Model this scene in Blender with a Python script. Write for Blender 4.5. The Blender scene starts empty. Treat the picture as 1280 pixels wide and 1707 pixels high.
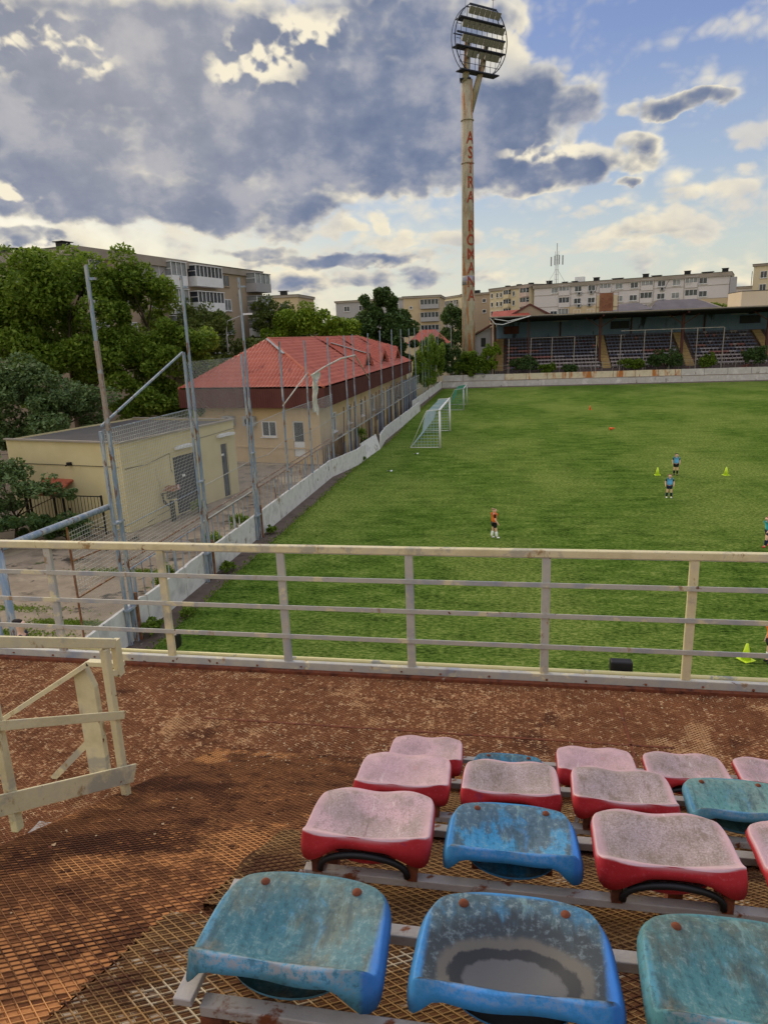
import bpy, math, random
import numpy as np
from mathutils import Vector, Matrix, noise as mnoise
R = math.radians
rnd = random.Random(7)
sc = bpy.context.scene
COL = sc.collection
EYE = 7.75
# ---------------------------------------------------------------- camera
TH, YAW, ROLL = R(14.4), R(10.5), R(2.2)
fw = Vector((-math.sin(YAW)*math.cos(TH), math.cos(YAW)*math.cos(TH), -math.sin(TH)))
r0 = Vector((math.cos(YAW), math.sin(YAW), 0)); u0 = r0.cross(fw)
rr = r0*math.cos(ROLL)-u0*math.sin(ROLL); uu = u0*math.cos(ROLL)+r0*math.sin(ROLL)
cd = bpy.data.cameras.new('camera'); cam = bpy.data.objects.new('camera', cd); COL.objects.link(cam)
cd.sensor_fit = 'VERTICAL'; cd.sensor_height = 36; cd.sensor_width = 27; cd.lens = 1140/1707*36
cd.clip_start = 0.05; cd.clip_end = 6000
m = Matrix((rr, uu, -fw)).transposed().to_4x4(); m.translation = Vector((0, 0, EYE)); cam.matrix_world = m
sc.camera = cam
sc.render.engine = 'CYCLES'
sc.render.resolution_x = 767; sc.render.resolution_y = 1024
sc.view_settings.view_transform = 'Standard'; sc.view_settings.look = 'None'
sc.view_settings.exposure = 0.0; sc.view_settings.gamma = 1
sc.cycles.max_bounces = 6; sc.cycles.transparent_max_bounces = 12
# ---------------------------------------------------------------- sun
SUN_AZ, SUN_EL = -42.0, 24.0       # degrees from +Y, above the horizon
sd = bpy.data.lights.new('sun', 'SUN'); sd.energy = 2.2; sd.angle = R(30); sd.color = (1.0, 0.86, 0.64)
so = bpy.data.objects.new('sun', sd); COL.objects.link(so)
so.rotation_euler = (R(90-SUN_EL), 0, R(180-SUN_AZ)+math.pi*0)
sdir = Vector((math.sin(R(SUN_AZ))*math.cos(R(SUN_EL)), math.cos(R(SUN_AZ))*math.cos(R(SUN_EL)), math.sin(R(SUN_EL))))
so.rotation_euler = sdir.to_track_quat('Z', 'Y').to_euler()
so.location = (0, 0, 80)

# ---------------------------------------------------------------- node helper
class NG:
    def __init__(s, nt): s.nt = nt; s.n = nt.nodes; s.l = nt.links
    def node(s, t, **k):
        nd = s.n.new(t)
        for a, b in k.items(): setattr(nd, a, b)
        return nd
    def put(s, sock, v):
        if v is None: return
        if hasattr(v, 'is_output'): s.l.new(v, sock)
        else:
            if isinstance(v, (tuple, list)) and len(v) == 3 and sock.type == 'RGBA': v = (*v, 1)
            sock.default_value = v
    def m(s, op, a, b=None, c=None, clamp=False):
        nd = s.node('ShaderNodeMath', operation=op, use_clamp=clamp)
        s.put(nd.inputs[0], a); s.put(nd.inputs[1], b); s.put(nd.inputs[2], c)
        return nd.outputs[0]
    def vm(s, op, a, b=None, sc_=None):
        nd = s.node('ShaderNodeVectorMath', operation=op); s.put(nd.inputs[0], a); s.put(nd.inputs[1], b)
        if sc_ is not None: s.put(nd.inputs['Scale'], sc_)
        return nd.outputs['Value'] if op in ('LENGTH', 'DOT_PRODUCT', 'DISTANCE') else nd.outputs[0]
    def ss(s, v, a, b, o0=0., o1=1.):
        nd = s.node('ShaderNodeMapRange', interpolation_type='SMOOTHSTEP')
        s.put(nd.inputs[0], v); s.put(nd.inputs[1], a); s.put(nd.inputs[2], b); s.put(nd.inputs[3], o0); s.put(nd.inputs[4], o1)
        return nd.outputs[0]
    def mix(s, f, a, b, mode='MIX'):
        nd = s.node('ShaderNodeMix', data_type='RGBA', blend_type=mode)
        s.put(nd.inputs[0], f); s.put(nd.inputs[6], a); s.put(nd.inputs[7], b)
        return nd.outputs[2]
    def noise(s, v, scale, det=4, rough=.55, dist=0.):
        nd = s.node('ShaderNodeTexNoise'); s.put(nd.inputs['Vector'], v)
        nd.inputs['Scale'].default_value = scale; nd.inputs['Detail'].default_value = det
        nd.inputs['Roughness'].default_value = rough; nd.inputs['Distortion'].default_value = dist
        return nd.outputs[0]
    def mapping(s, v, scale=(1, 1, 1), loc=(0, 0, 0), rot=(0, 0, 0)):
        nd = s.node('ShaderNodeMapping'); s.put(nd.inputs[0], v)
        nd.inputs[1].default_value = loc; nd.inputs[2].default_value = rot; nd.inputs[3].default_value = scale
        return nd.outputs[0]
    def sep(s, v):
        nd = s.node('ShaderNodeSeparateXYZ'); s.put(nd.inputs[0], v); return nd.outputs
    def comb(s, x, y, z):
        nd = s.node('ShaderNodeCombineXYZ'); s.put(nd.inputs[0], x); s.put(nd.inputs[1], y); s.put(nd.inputs[2], z); return nd.outputs[0]
    def ramp(s, f, stops):
        nd = s.node('ShaderNodeValToRGB'); cr = nd.color_ramp
        while len(cr.elements) < len(stops): cr.elements.new(.5)
        for e, (p, c) in zip(cr.elements, stops): e.position = p; e.color = (*c, 1)
        s.put(nd.inputs[0], f); return nd.outputs[0]

def L(r, g, b):      # sRGB 0-255 to linear
    f = lambda c: (c/255/12.92) if c/255 <= .04045 else ((c/255+.055)/1.055)**2.4
    return (f(r), f(g), f(b))

# ---------------------------------------------------------------- world: Nishita sky with procedural clouds
w = bpy.data.worlds.new('World'); sc.world = w; w.use_nodes = True
g = NG(w.node_tree); g.n.clear()
sky = g.node('ShaderNodeTexSky', sky_type='NISHITA'); sky.sun_disc = False
sky.sun_elevation = R(SUN_EL); sky.sun_rotation = R(SUN_AZ); sky.air_density = 1.0; sky.dust_density = 1.2; sky.ozone_density = 1.6
dirv = g.node('ShaderNodeTexCoord').outputs['Generated']
dirn = g.vm('NORMALIZE', dirv)
X, Y, Z = g.sep(dirn)
az = g.m('MULTIPLY', g.m('ARCTAN2', X, Y), 57.29578)
el = g.m('MULTIPLY', g.m('ARCSINE', Z), 57.29578)
# warped cloud coordinates (degrees)
pl = g.comb(g.m('MULTIPLY', az, .15), g.m('ADD', g.m('MULTIPLY', el, .16), g.m('MULTIPLY', g.m('LOGARITHM', g.m('MAXIMUM', g.m('ADD', el, 1.5), .2), 2.71828), .7)), 0.0)
def puff(loc):
    # billowed octaves: rounded lobes with creases between them
    tot = None
    for sc_, wt in ((1.7, .55), (3.7, .28), (8.1, .14)):
        n_ = g.noise(g.mapping(pl, (1, 1, 1), loc), sc_, 0, .5); v_ = g.m('MULTIPLY', g.m('ABSOLUTE', g.m('SUBTRACT', n_, .5)), 2.2*wt)
        tot = v_ if tot is None else g.m('ADD', tot, v_)
    return tot
n1 = g.noise(pl, .9, 8, .50)
n2 = g.noise(g.mapping(pl, (1, 1, 1), (7.3, 2.1, 0)), 2.3, 8, .52)
n3 = g.noise(g.mapping(pl, (1, 1, 1), (3.3, 9.1, 0)), .9, 5, .55)
warp = g.m('MULTIPLY', g.m('SUBTRACT', n3, .5), 5.0)
azw = g.m('ADD', az, warp)
elw = g.m('ADD', el, g.m('MULTIPLY', g.m('SUBTRACT', n2, .5), 2.2))
BL = [(-25.7,18.2,13.4,3.8,.75),(-34.2,13.9,7.5,3.9,.60),(-32.1,10.6,9.1,1.7,.60),(-21.5,9.9,8.4,1.7,.60),(-10.3,15.4,11.6,4.2,.80),(-2.3,15.3,7.0,3.4,.75),(0.3,11.5,8.0,1.4,.60),(-9.5,11.6,5.1,1.1,.5),(-9.2,20.4,8.7,2.7,.60),(-16.7,13.8,13.3,2.9,.70),
      (11.6,14.7,3.5,.6,.42),(16.2,11.6,1.7,1.4,.30),(14.9,8.4,4.2,1.2,.34),(14.1,7.2,5.8,.9,.30),(6.7,8.6,2.6,.5,.26),(-13.5,5.9,7.0,.6,.42),(-19.6,6.5,2.8,.5,.40),(-10.3,8.6,.7,.9,.27),(-13.2,8.2,1.7,.8,.30),(-17.6,8.4,2.8,1.1,.36),(8.1,10.0,1.1,.3,.34),(-35.9,7.7,2.3,.5,.40),(8.2,12.4,1.6,.9,.36),(8.9,7.0,7.5,.6,.24),(-2.2,7.2,9.2,.5,.22),(-10.7,4.4,9.4,.7,.24),(5.9,6.0,10.4,.5,.24),(-6.9,6.1,7.5,.5,.24),(0,18.8,1.7,1.0,.30),
      (-75,20,30,9,.7),(50,22,26,5,.5),(100,30,40,9,.6),(170,35,50,12,.6),(-130,30,40,10,.6),(-20,38,60,12,.6)]
dens = None
for (a0, e0, wa, we, am) in BL:
    q = g.m('ADD', g.m('POWER', g.m('DIVIDE', g.m('SUBTRACT', azw, a0), wa), 2.), g.m('POWER', g.m('DIVIDE', g.m('SUBTRACT', elw, e0), we), 2.))
    v = g.m('MULTIPLY', g.ss(q, 0.0, 2.1, 1., 0.), am)
    dens = v if dens is None else g.m('SMOOTH_MAX', dens, v, .08)
HO = [(-18.0,19.6,2.2,1.6),(-31.3,19.4,2.2,1.1),(-35.5,19.6,1.6,1.6),(-14.9,20.8,2.8,.9),(-36.2,10.5,1.3,.6),(-30.0,18.3,1.0,.6),(-20.5,18.6,1.2,1.0),(2.5,12.6,2.5,.5)]
hole = None
for (a0, e0, wa, we) in HO:
    q = g.m('ADD', g.m('POWER', g.m('DIVIDE', g.m('SUBTRACT', azw, a0), wa), 2.), g.m('POWER', g.m('DIVIDE', g.m('SUBTRACT', elw, e0), we), 2.))
    v = g.ss(q, 0.0, 3.0, 1., 0.)
    hole = v if hole is None else g.m('MAXIMUM', hole, v)
act = g.m('ADD', .45, g.m('MULTIPLY', g.ss(dens, .0, .22), .55))   # calmer air between the cloud banks
d0 = g.m('ADD', dens, g.m('MULTIPLY', g.m('MULTIPLY', g.m('SUBTRACT', n1, .5), .8), act))
d0 = g.m('ADD', d0, g.m('MULTIPLY', g.m('MULTIPLY', g.m('SUBTRACT', n2, .5), .5), act))
n5 = g.noise(g.mapping(pl, (1, 1, 1), (1.3, 5.5, 2)), 1.3, 6, .55)
n1b = g.noise(g.mapping(pl, (1, 1, 1), (.03, .16, 0)), .9, 8, .50)
n2b = g.noise(g.mapping(pl, (1, 1, 1), (7.33, 2.2, 0)), 2.3, 8, .52)
pf = puff((0, 0, 0)); pfb = puff((.03, .13, 0))
d0 = g.m('ADD', d0, g.m('MULTIPLY', g.m('MULTIPLY', g.m('SUBTRACT', pf, .22), .9), act))
d0 = g.m('ADD', d0, g.m('MULTIPLY', g.ss(el, 8., 4.), .05))
lit = g.m('ADD', g.m('MULTIPLY', g.m('SUBTRACT', pf, pfb), 3.4), g.m('MULTIPLY', g.m('SUBTRACT', n1, n1b), 5.5), g.m('MULTIPLY', g.m('SUBTRACT', n2, n2b), 3.5))
d0 = g.m('SUBTRACT', d0, g.m('MULTIPLY', hole, .03))
d0 = g.m('SUBTRACT', d0, g.ss(az, -14., 12., .03, .11))
alpha = g.ss(d0, -.07, .22)
shade = g.ss(g.m('SUBTRACT', d0, g.m('MULTIPLY', lit, .22)), -.02, .50)
# light rims and dark, unevenly lit bodies
bsel = g.m('ADD', g.m('MULTIPLY', n5, .7), g.m('MULTIPLY', n2, .3))
body = g.ramp(g.ss(bsel, .36, .66), [(0., L(104, 119, 150)), (.5, L(126, 137, 162)), (1., L(168, 170, 182))])
lowwarm = g.ss(el, 13., 4.)
wm = None
for (a0, e0, wa, we) in ((16.2,11.6,2.6,2.2),(14.9,8.2,6.5,2.2),(6.7,8.6,3.4,1.0),(-10.3,8.6,1.2,1.2),(-13.2,8.2,2.4,1.2),(5.9,6.,12,.9),(-2,7,10,.9),(0,18.8,2.4,1.6)):
    q = g.m('ADD', g.m('POWER', g.m('DIVIDE', g.m('SUBTRACT', azw, a0), wa), 2.), g.m('POWER', g.m('DIVIDE', g.m('SUBTRACT', elw, e0), we), 2.))
    v = g.ss(q, .3, 1.6, 1., 0.); wm = v if wm is None else g.m('MAXIMUM', wm, v)
shade = g.m('MULTIPLY', shade, g.m('SUBTRACT', 1., g.m('MULTIPLY', wm, .72)))
rim = g.mix(g.ss(n1, .35, .65), L(214, 212, 208), L(250, 240, 214))
rim = g.mix(g.m('MULTIPLY', lowwarm, .3), rim, L(232, 220, 192))
cloud = g.mix(shade, rim, body)
cloud = g.mix(g.m('MULTIPLY', g.m('MULTIPLY', hole, 1.15), g.ss(g.m('ADD', n2, g.m('MULTIPLY', lit, .55)), .38, .80), clamp=True), cloud, L(250, 240, 216))
# sunward glow through thin cloud near the hidden sun
sgl = g.vm('DOT_PRODUCT', dirn, tuple(Vector((math.sin(R(-29))*math.cos(R(19)), math.cos(R(-29))*math.cos(R(19)), math.sin(R(19))))))
glow = g.m('POWER', g.m('MAXIMUM', sgl, 0.), 40.)
cloud = g.mix(g.m('MULTIPLY', glow, .22), cloud, L(240, 228, 205))
# clear air: Nishita, veiled by thin high cloud
STR = 0.10
nish = g.vm('SCALE', sky.outputs[0], sc_=STR)
veil = g.ramp(g.m('DIVIDE', el, 26., clamp=True), [(0., L(222, 219, 196)), (.22, L(206, 214, 208)), (.42, L(172, 190, 215)), (.75, L(132, 154, 204)), (1., L(118, 142, 198))])
side = g.ss(az, -8., -34.)
veil = g.mix(g.m('MULTIPLY', g.m('MULTIPLY', side, g.ss(el, 14., 6.)), .75), veil, L(236, 226, 190))
clear = g.mix(.82, nish, veil)
final = g.mix(alpha, clear, cloud)
# added fill light: unseen sky overhead and behind the viewer brightened and warmed
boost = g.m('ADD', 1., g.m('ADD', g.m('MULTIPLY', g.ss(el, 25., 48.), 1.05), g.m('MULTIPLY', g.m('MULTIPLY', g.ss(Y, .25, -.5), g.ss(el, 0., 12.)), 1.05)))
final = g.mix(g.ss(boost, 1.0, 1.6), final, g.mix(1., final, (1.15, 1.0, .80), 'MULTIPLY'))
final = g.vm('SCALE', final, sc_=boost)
final = g.mix(g.ss(el, -1., -6.), final, L(70, 74, 62))
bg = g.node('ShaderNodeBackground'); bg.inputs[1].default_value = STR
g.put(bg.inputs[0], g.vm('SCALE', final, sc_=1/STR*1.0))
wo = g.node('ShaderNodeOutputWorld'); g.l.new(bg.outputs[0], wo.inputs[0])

# ---------------------------------------------------------------- mesh helpers
OFF = {}
def empty(name, loc=(0, 0, 0), rz=0., label=None, cat=None, group=None):
    o = bpy.data.objects.new(name, None); COL.objects.link(o); o.empty_display_size = .2
    o.location = loc; o.rotation_euler = (0, 0, rz); OFF[o.name] = Vector(loc)
    return tag(o, label, cat, group)
def tag(o, label=None, cat=None, group=None, kind=None):
    if label: o['label'] = label
    if cat: o['category'] = cat
    if group: o['group'] = group
    if kind: o['kind'] = kind
    return o
class MB:
    def __init__(s): s.v = []; s.f = []; s.mi = []; s.cur = 0
    def add(s, vs, fs):
        b = len(s.v); s.v += [tuple(p) for p in vs]; s.f += [tuple(i+b for i in f) for f in fs]; s.mi += [s.cur]*len(fs); return s
    def box(s, c, d, rz=0., M=None, bev=0.):
        x, y, z = d[0]/2, d[1]/2, d[2]/2
        vs = [Vector((i*x, j*y, k*z)) for k in (-1, 1) for j in (-1, 1) for i in (-1, 1)]
        T = Matrix.Translation(c) @ (Matrix.Rotation(rz, 4, 'Z') if M is None else M)
        return s.add([T @ v for v in vs], [(0, 2, 3, 1), (4, 5, 7, 6), (0, 1, 5, 4), (2, 6, 7, 3), (0, 4, 6, 2), (1, 3, 7, 5)])
    def bar(s, a, b, w, h=None, up=(0, 0, 1)):
        a = Vector(a); b = Vector(b); h = h or w; d = (b-a).normalized(); up = Vector(up)
        if abs(d.dot(up)) > .98: up = Vector((0, 1, 0))
        sx = d.cross(up).normalized(); sz = sx.cross(d)
        vs = [p+sx*i*w/2+sz*j*h/2 for p in (a, b) for j in (-1, 1) for i in (-1, 1)]
        return s.add(vs, [(0, 1, 3, 2), (4, 6, 7, 5), (0, 4, 5, 1), (2, 3, 7, 6), (0, 2, 6, 4), (1, 5, 7, 3)])
    def tube(s, pts, r, n=8, cap=True):
        pts = [Vector(p) for p in pts]; rs = r if isinstance(r, (list, tuple)) else [r]*len(pts)
        ref = None; rings = []
        for i, p in enumerate(pts):
            d = (pts[min(i+1, len(pts)-1)]-pts[max(i-1, 0)]).normalized()
            if ref is None:
                ref = d.cross(Vector((0, 0, 1)) if abs(d.z) < .95 else Vector((1, 0, 0))).normalized()
            ref = (ref-d*ref.dot(d)).normalized(); q = d.cross(ref)
            rings.append([p+(ref*math.cos(t)+q*math.sin(t))*rs[i] for t in [2*math.pi*k/n for k in range(n)]])
        vs = [v for rg in rings for v in rg]
        fs = [(i*n+k, i*n+(k+1) % n, (i+1)*n+(k+1) % n, (i+1)*n+k) for i in range(len(pts)-1) for k in range(n)]
        if cap: fs += [tuple(range(n))[::-1], tuple((len(pts)-1)*n+k for k in range(n))]
        return s.add(vs, fs)
    def prism(s, poly, vec):
        n = len(poly); a = [Vector(p) for p in poly]; v = Vector(vec)
        return s.add(a+[p+v for p in a], [tuple(range(n))[::-1], tuple(range(n, 2*n))]+[(i, (i+1) % n, n+(i+1) % n, n+i) for i in range(n)])
    def grid(s, P, nu, nv):
        vs = [P(i/nu, j/nv) for j in range(nv+1) for i in range(nu+1)]
        return s.add(vs, [(j*(nu+1)+i, j*(nu+1)+i+1, (j+1)*(nu+1)+i+1, (j+1)*(nu+1)+i) for j in range(nv) for i in range(nu)])
    def build(s, name, mat, parent=None, smooth=False, local=False, loc=None):
        me = bpy.data.meshes.new(name)
        off = Vector((0, 0, 0))
        if parent is not None and not local: off = OFF.get(parent.name, off)
        if parent is None and loc is not None: off = Vector(loc)
        me.from_pydata([tuple(Vector(p)-off) for p in s.v], [], s.f)
        for mm in (mat if isinstance(mat, (list, tuple)) else [mat]): me.materials.append(mm)
        if isinstance(mat, (list, tuple)): me.polygons.foreach_set('material_index', s.mi)
        if smooth: me.polygons.foreach_set('use_smooth', [True]*len(s.f))
        me.update()
        o = bpy.data.objects.new(name, me); COL.objects.link(o)
        if parent is not None: o.parent = parent; OFF[o.name] = off
        elif loc is not None: o.location = off; OFF[o.name] = off
        return o
def bevel(o, wd=.004, seg=2):
    b = o.modifiers.new('bevel', 'BEVEL'); b.width = wd; b.segments = seg; b.limit_method = 'ANGLE'; return o
def structure(o): o['kind'] = 'structure'; return o

# ---------------------------------------------------------------- materials
def base_mat(name):
    mt = bpy.data.materials.new(name); mt.use_nodes = True; g = NG(mt.node_tree)
    b = g.n['Principled BSDF']; tc = g.node('ShaderNodeTexCoord').outputs
    return mt, g, b, tc
def M(name, cols, scale=3., rough=.8, bump=.0, bscale=40., patch=None, stretch=(1, 1, 1), det=5, metal=0., spec=.3, streak=None):
    """noise-mottled colours; patch=(colour, scale, threshold lo, hi) adds stains/rust with shapes of their own"""
    mt, g, b, tc = base_mat(name)
    v = g.mapping(tc['Object'], stretch)
    n = g.noise(v, scale, det, .6)
    c = g.ramp(n, [(.3+.4*i/max(1, len(cols)-1), col) for i, col in enumerate(cols)]) if len(cols) > 1 else cols[0]
    for p in (patch if isinstance(patch, list) else [patch] if patch else []):
        st = p[4] if len(p) > 4 else (1, 1, 1)
        pn = g.noise(g.mapping(tc['Object'], st, (3.1, 1.7, 5.)), p[1], 7, .65, .3)
        c = g.mix(g.ss(pn, p[2], p[3]), c, p[0])
    g.put(b.inputs['Base Color'], c)
    b.inputs['Roughness'].default_value = rough; b.inputs['Metallic'].default_value = metal
    b.inputs['Specular IOR Level'].default_value = spec
    if bump:
        bn = g.node('ShaderNodeBump'); bn.inputs['Strength'].default_value = bump; bn.inputs['Distance'].default_value = .01
        g.put(bn.inputs['Height'], g.noise(tc['Object'], bscale, 5, .65)); g.l.new(bn.outputs[0], b.inputs['Normal'])
    return mt
cream_paint = M('cream_paint', [L(190, 178, 138), L(210, 198, 156), L(186, 178, 156)], 4, .7, .3, 60, [(L(170, 164, 142), 2.2, .54, .62), (L(150, 122, 80), 7, .60, .68, (1, 1, .4)), (L(104, 60, 36), 10, .655, .70)])
blue_grey_paint = M('blue_grey_paint', [L(158, 160, 160), L(180, 176, 162), L(142, 148, 158)], 3, .6, .3, 60, [(L(205, 196, 160), 3, .55, .62), (L(150, 126, 96), 6, .60, .66, (1, 1, .4)), (L(100, 58, 36), 9, .64, .68)])
yellow_paint = M('yellow_paint', [L(214, 204, 146), L(224, 214, 160)], 5, .6, .2, 60, [(L(160, 160, 150), 4, .6, .66)])
pole_blue = M('pole_blue', [L(112, 132, 154), L(134, 148, 162), L(160, 162, 156)], 2.5, .8, .3, 40, [(L(170, 172, 168), 2.2, .52, .60, (3, 3, .5)), (L(116, 78, 54), 3.0, .56, .64, (3, 3, .7))], stretch=(4, 4, 1))
pole_rusty = None
pole_rust = M('pole_rust', [L(132, 84, 54), L(150, 140, 128), L(110, 74, 54)], 3.5, .8, .3, 40, [(L(150, 152, 156), 4, .56, .6)], stretch=(3, 3, 1))
wire_mat = M('galvanised_wire', [L(158, 160, 158), L(184, 184, 178)], 2, .6, metal=.3)
white_wall = M('whitewash', [L(190, 188, 180), L(212, 210, 202), L(176, 174, 168)], 1.3, .9, .5, 30, [(L(104, 98, 88), 2.6, .62, .68, (1, 1, .5)), (L(150, 138, 112), 1.1, .60, .7)])
kiosk_yellow = M('yellow_render', [L(196, 182, 136), L(208, 194, 148)], .8, .9, .3, 50, [(L(166, 154, 124), 1.2, .62, .72, (1, 1, .4))])
cream_render = M('cream_render', [L(190, 164, 122), L(206, 180, 138)], .7, .9, .3, 50, [(L(150, 130, 104), .9, .60, .72, (1, 1, .5))])
dark_metal = M('dark_metal', [L(34, 38, 52), L(46, 52, 70)], 3, .6)
black_metal = M('black_metal', [L(20, 20, 22), L(34, 34, 36)], 5, .5)
white_plastic = M('white_plastic', [L(214, 214, 210), L(228, 228, 226)], 2, .5)
grey_plastic = M('grey_plastic', [L(150, 150, 148), L(170, 170, 166)], 2, .6)
glass_dark = M('window_glass', [L(30, 36, 42), L(62, 70, 78)], .6, .12, spec=.6)
glass_pale = M('curtained_glass', [L(92, 98, 100), L(150, 152, 150)], .7, .2, spec=.6)
apt_white = M('apartment_white', [L(196, 190, 186), L(206, 200, 194)], .15, .9, patch=(L(178, 172, 166), .4, .6, .7))
apt_cream = M('apartment_cream', [L(200, 186, 150), L(208, 194, 160)], .15, .9, patch=(L(180, 166, 136), .4, .6, .7))
apt_ochre = M('apartment_ochre', [L(186, 166, 132), L(196, 176, 142)], .15, .9)
apt_brown = M('apartment_brown', [L(150, 132, 110), L(168, 150, 126)], .15, .9, patch=(L(134, 122, 108), .3, .58, .66))
apt_grey = M('apartment_grey', [L(150, 148, 148), L(166, 164, 162)], .2, .9)
roof_grey = M('bitumen_roof', [L(70, 68, 66), L(90, 86, 82)], .5, .95, .3, 10)
parapet_mat = M('parapet_concrete', [L(140, 130, 116), L(158, 148, 134)], .4, .9)
red_fascia = M('red_fascia', [L(86, 46, 40), L(102, 58, 50)], 1, .7, .2, 20)
roof_red = M('red_tile_roof', [L(158, 78, 60), L(176, 94, 74)], .8, .55, .2, 12, [(L(134, 64, 52), 1.0, .58, .7)])
concrete_yard = M('concrete_yard', [L(124, 110, 90), L(152, 136, 114), L(100, 90, 74)], .7, .95, .6, 12, [(L(170, 154, 126), .35, .54, .62), (L(60, 54, 44), .8, .58, .66), (L(62, 74, 34), .6, .64, .70), (L(150, 138, 118), 3.5, .64, .7)])
soil = M('packed_soil', [L(84, 70, 60), L(108, 94, 82), L(74, 62, 54)], 1.2, .95, .6, 14, [(L(150, 140, 126), 3, .62, .67), (L(60, 84, 34), 1.7, .62, .7)])
bark = M('bark', [L(58, 48, 38), L(84, 72, 58)], 3, .95, .6, 15, stretch=(2, 2, .6))
rust_dark = M('rusted_steel', [L(84, 46, 32), L(120, 66, 42), L(60, 34, 26)], 9, .9, .5, 50, [(L(150, 134, 112), 6, .64, .7)])
rail_seat = M('seat_rail_paint', [L(148, 142, 138), L(172, 166, 160)], 5, .7, .3, 50, [(L(112, 62, 36), 8, .57, .64)])

def leaf_mat(name, cols, trans=.35):
    mt, g, b, tc = base_mat(name)
    gi = g.node('ShaderNodeNewGeometry').outputs
    c = g.ramp(gi['Random Per Island'], [(i/(len(cols)-1), col) for i, col in enumerate(cols)])
    g.put(b.inputs['Base Color'], c); b.inputs['Roughness'].default_value = .6; b.inputs['Specular IOR Level'].default_value = .25
    tr = g.node('ShaderNodeBsdfTranslucent'); g.put(tr.inputs[0], g.mix(.5, c, (.16, .22, .02)))
    ms = g.node('ShaderNodeMixShader'); ms.inputs[0].default_value = trans
    out = g.n['Material Output']; g.l.new(b.outputs[0], ms.inputs[1]); g.l.new(tr.outputs[0], ms.inputs[2]); g.l.new(ms.outputs[0], out.inputs[0])
    return mt
lf_mid = leaf_mat('leaf_mid', [(.07, .13, .012), (.16, .25, .024), (.30, .40, .06)], .5)
lf_dark = leaf_mat('leaf_dark', [(.035, .07, .020), (.065, .12, .032), (.11, .17, .05)], .25)
lf_grey = leaf_mat('leaf_greygreen', [(.05, .09, .03), (.10, .155, .05), (.17, .24, .085)], .25)
lf_bright = leaf_mat('leaf_bright', [(.11, .19, .012), (.20, .30, .02), (.30, .40, .035)])
lf_olive = leaf_mat('leaf_olive', [(.06, .095, .02), (.11, .145, .03), (.17, .19, .045)])

# grass of the pitch
mt, g, b, tc = base_mat('pitch_grass'); grass_mat = mt
v = tc['Object']
big = g.noise(g.mapping(v, (1, .6, 1)), .13, 4, .6); mid = g.noise(g.mapping(v, (.45, 1, 1)), 1.6, 7, .72)
fine = g.noise(g.mapping(v, (.5, 1, 1)), 13., 5, .8)
c = g.ramp(g.m('ADD', g.m('MULTIPLY', mid, .55), g.m('MULTIPLY', fine, .45)), [(.36, (.028, .055, .010)), (.47, (.07, .13, .018)), (.56, (.115, .185, .028)), (.66, (.19, .24, .06))])
c = g.mix(g.ss(big, .42, .66), c, (.15, .19, .03), 'MIX')
c2 = g.mix(g.m('MULTIPLY', g.ss(big, .40, .66), .45), c, (.17, .20, .035))
c = g.ramp(g.m('ADD', g.m('MULTIPLY', mid, .38), g.m('MULTIPLY', fine, .62)), [(.41, (.016, .036, .006)), (.47, (.060, .112, .016)), (.53, (.105, .175, .026)), (.61, (.24, .29, .075))])
dry = g.m('MULTIPLY', g.ss(big, .40, .64), .62)
c = g.mix(dry, c, g.mix(g.ss(fine, .42, .58), (.09, .15, .02), (.30, .34, .09)))
g.put(b.inputs['Base Color'], c); b.inputs['Roughness'].default_value = 1.; b.inputs['Specular IOR Level'].default_value = .0
bn = g.node('ShaderNodeBump'); bn.inputs['Strength'].default_value = .8; bn.inputs['Distance'].default_value = .06
g.put(bn.inputs['Height'], g.m('ADD', mid, fine)); g.l.new(bn.outputs[0], b.inputs['Normal'])

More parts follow.
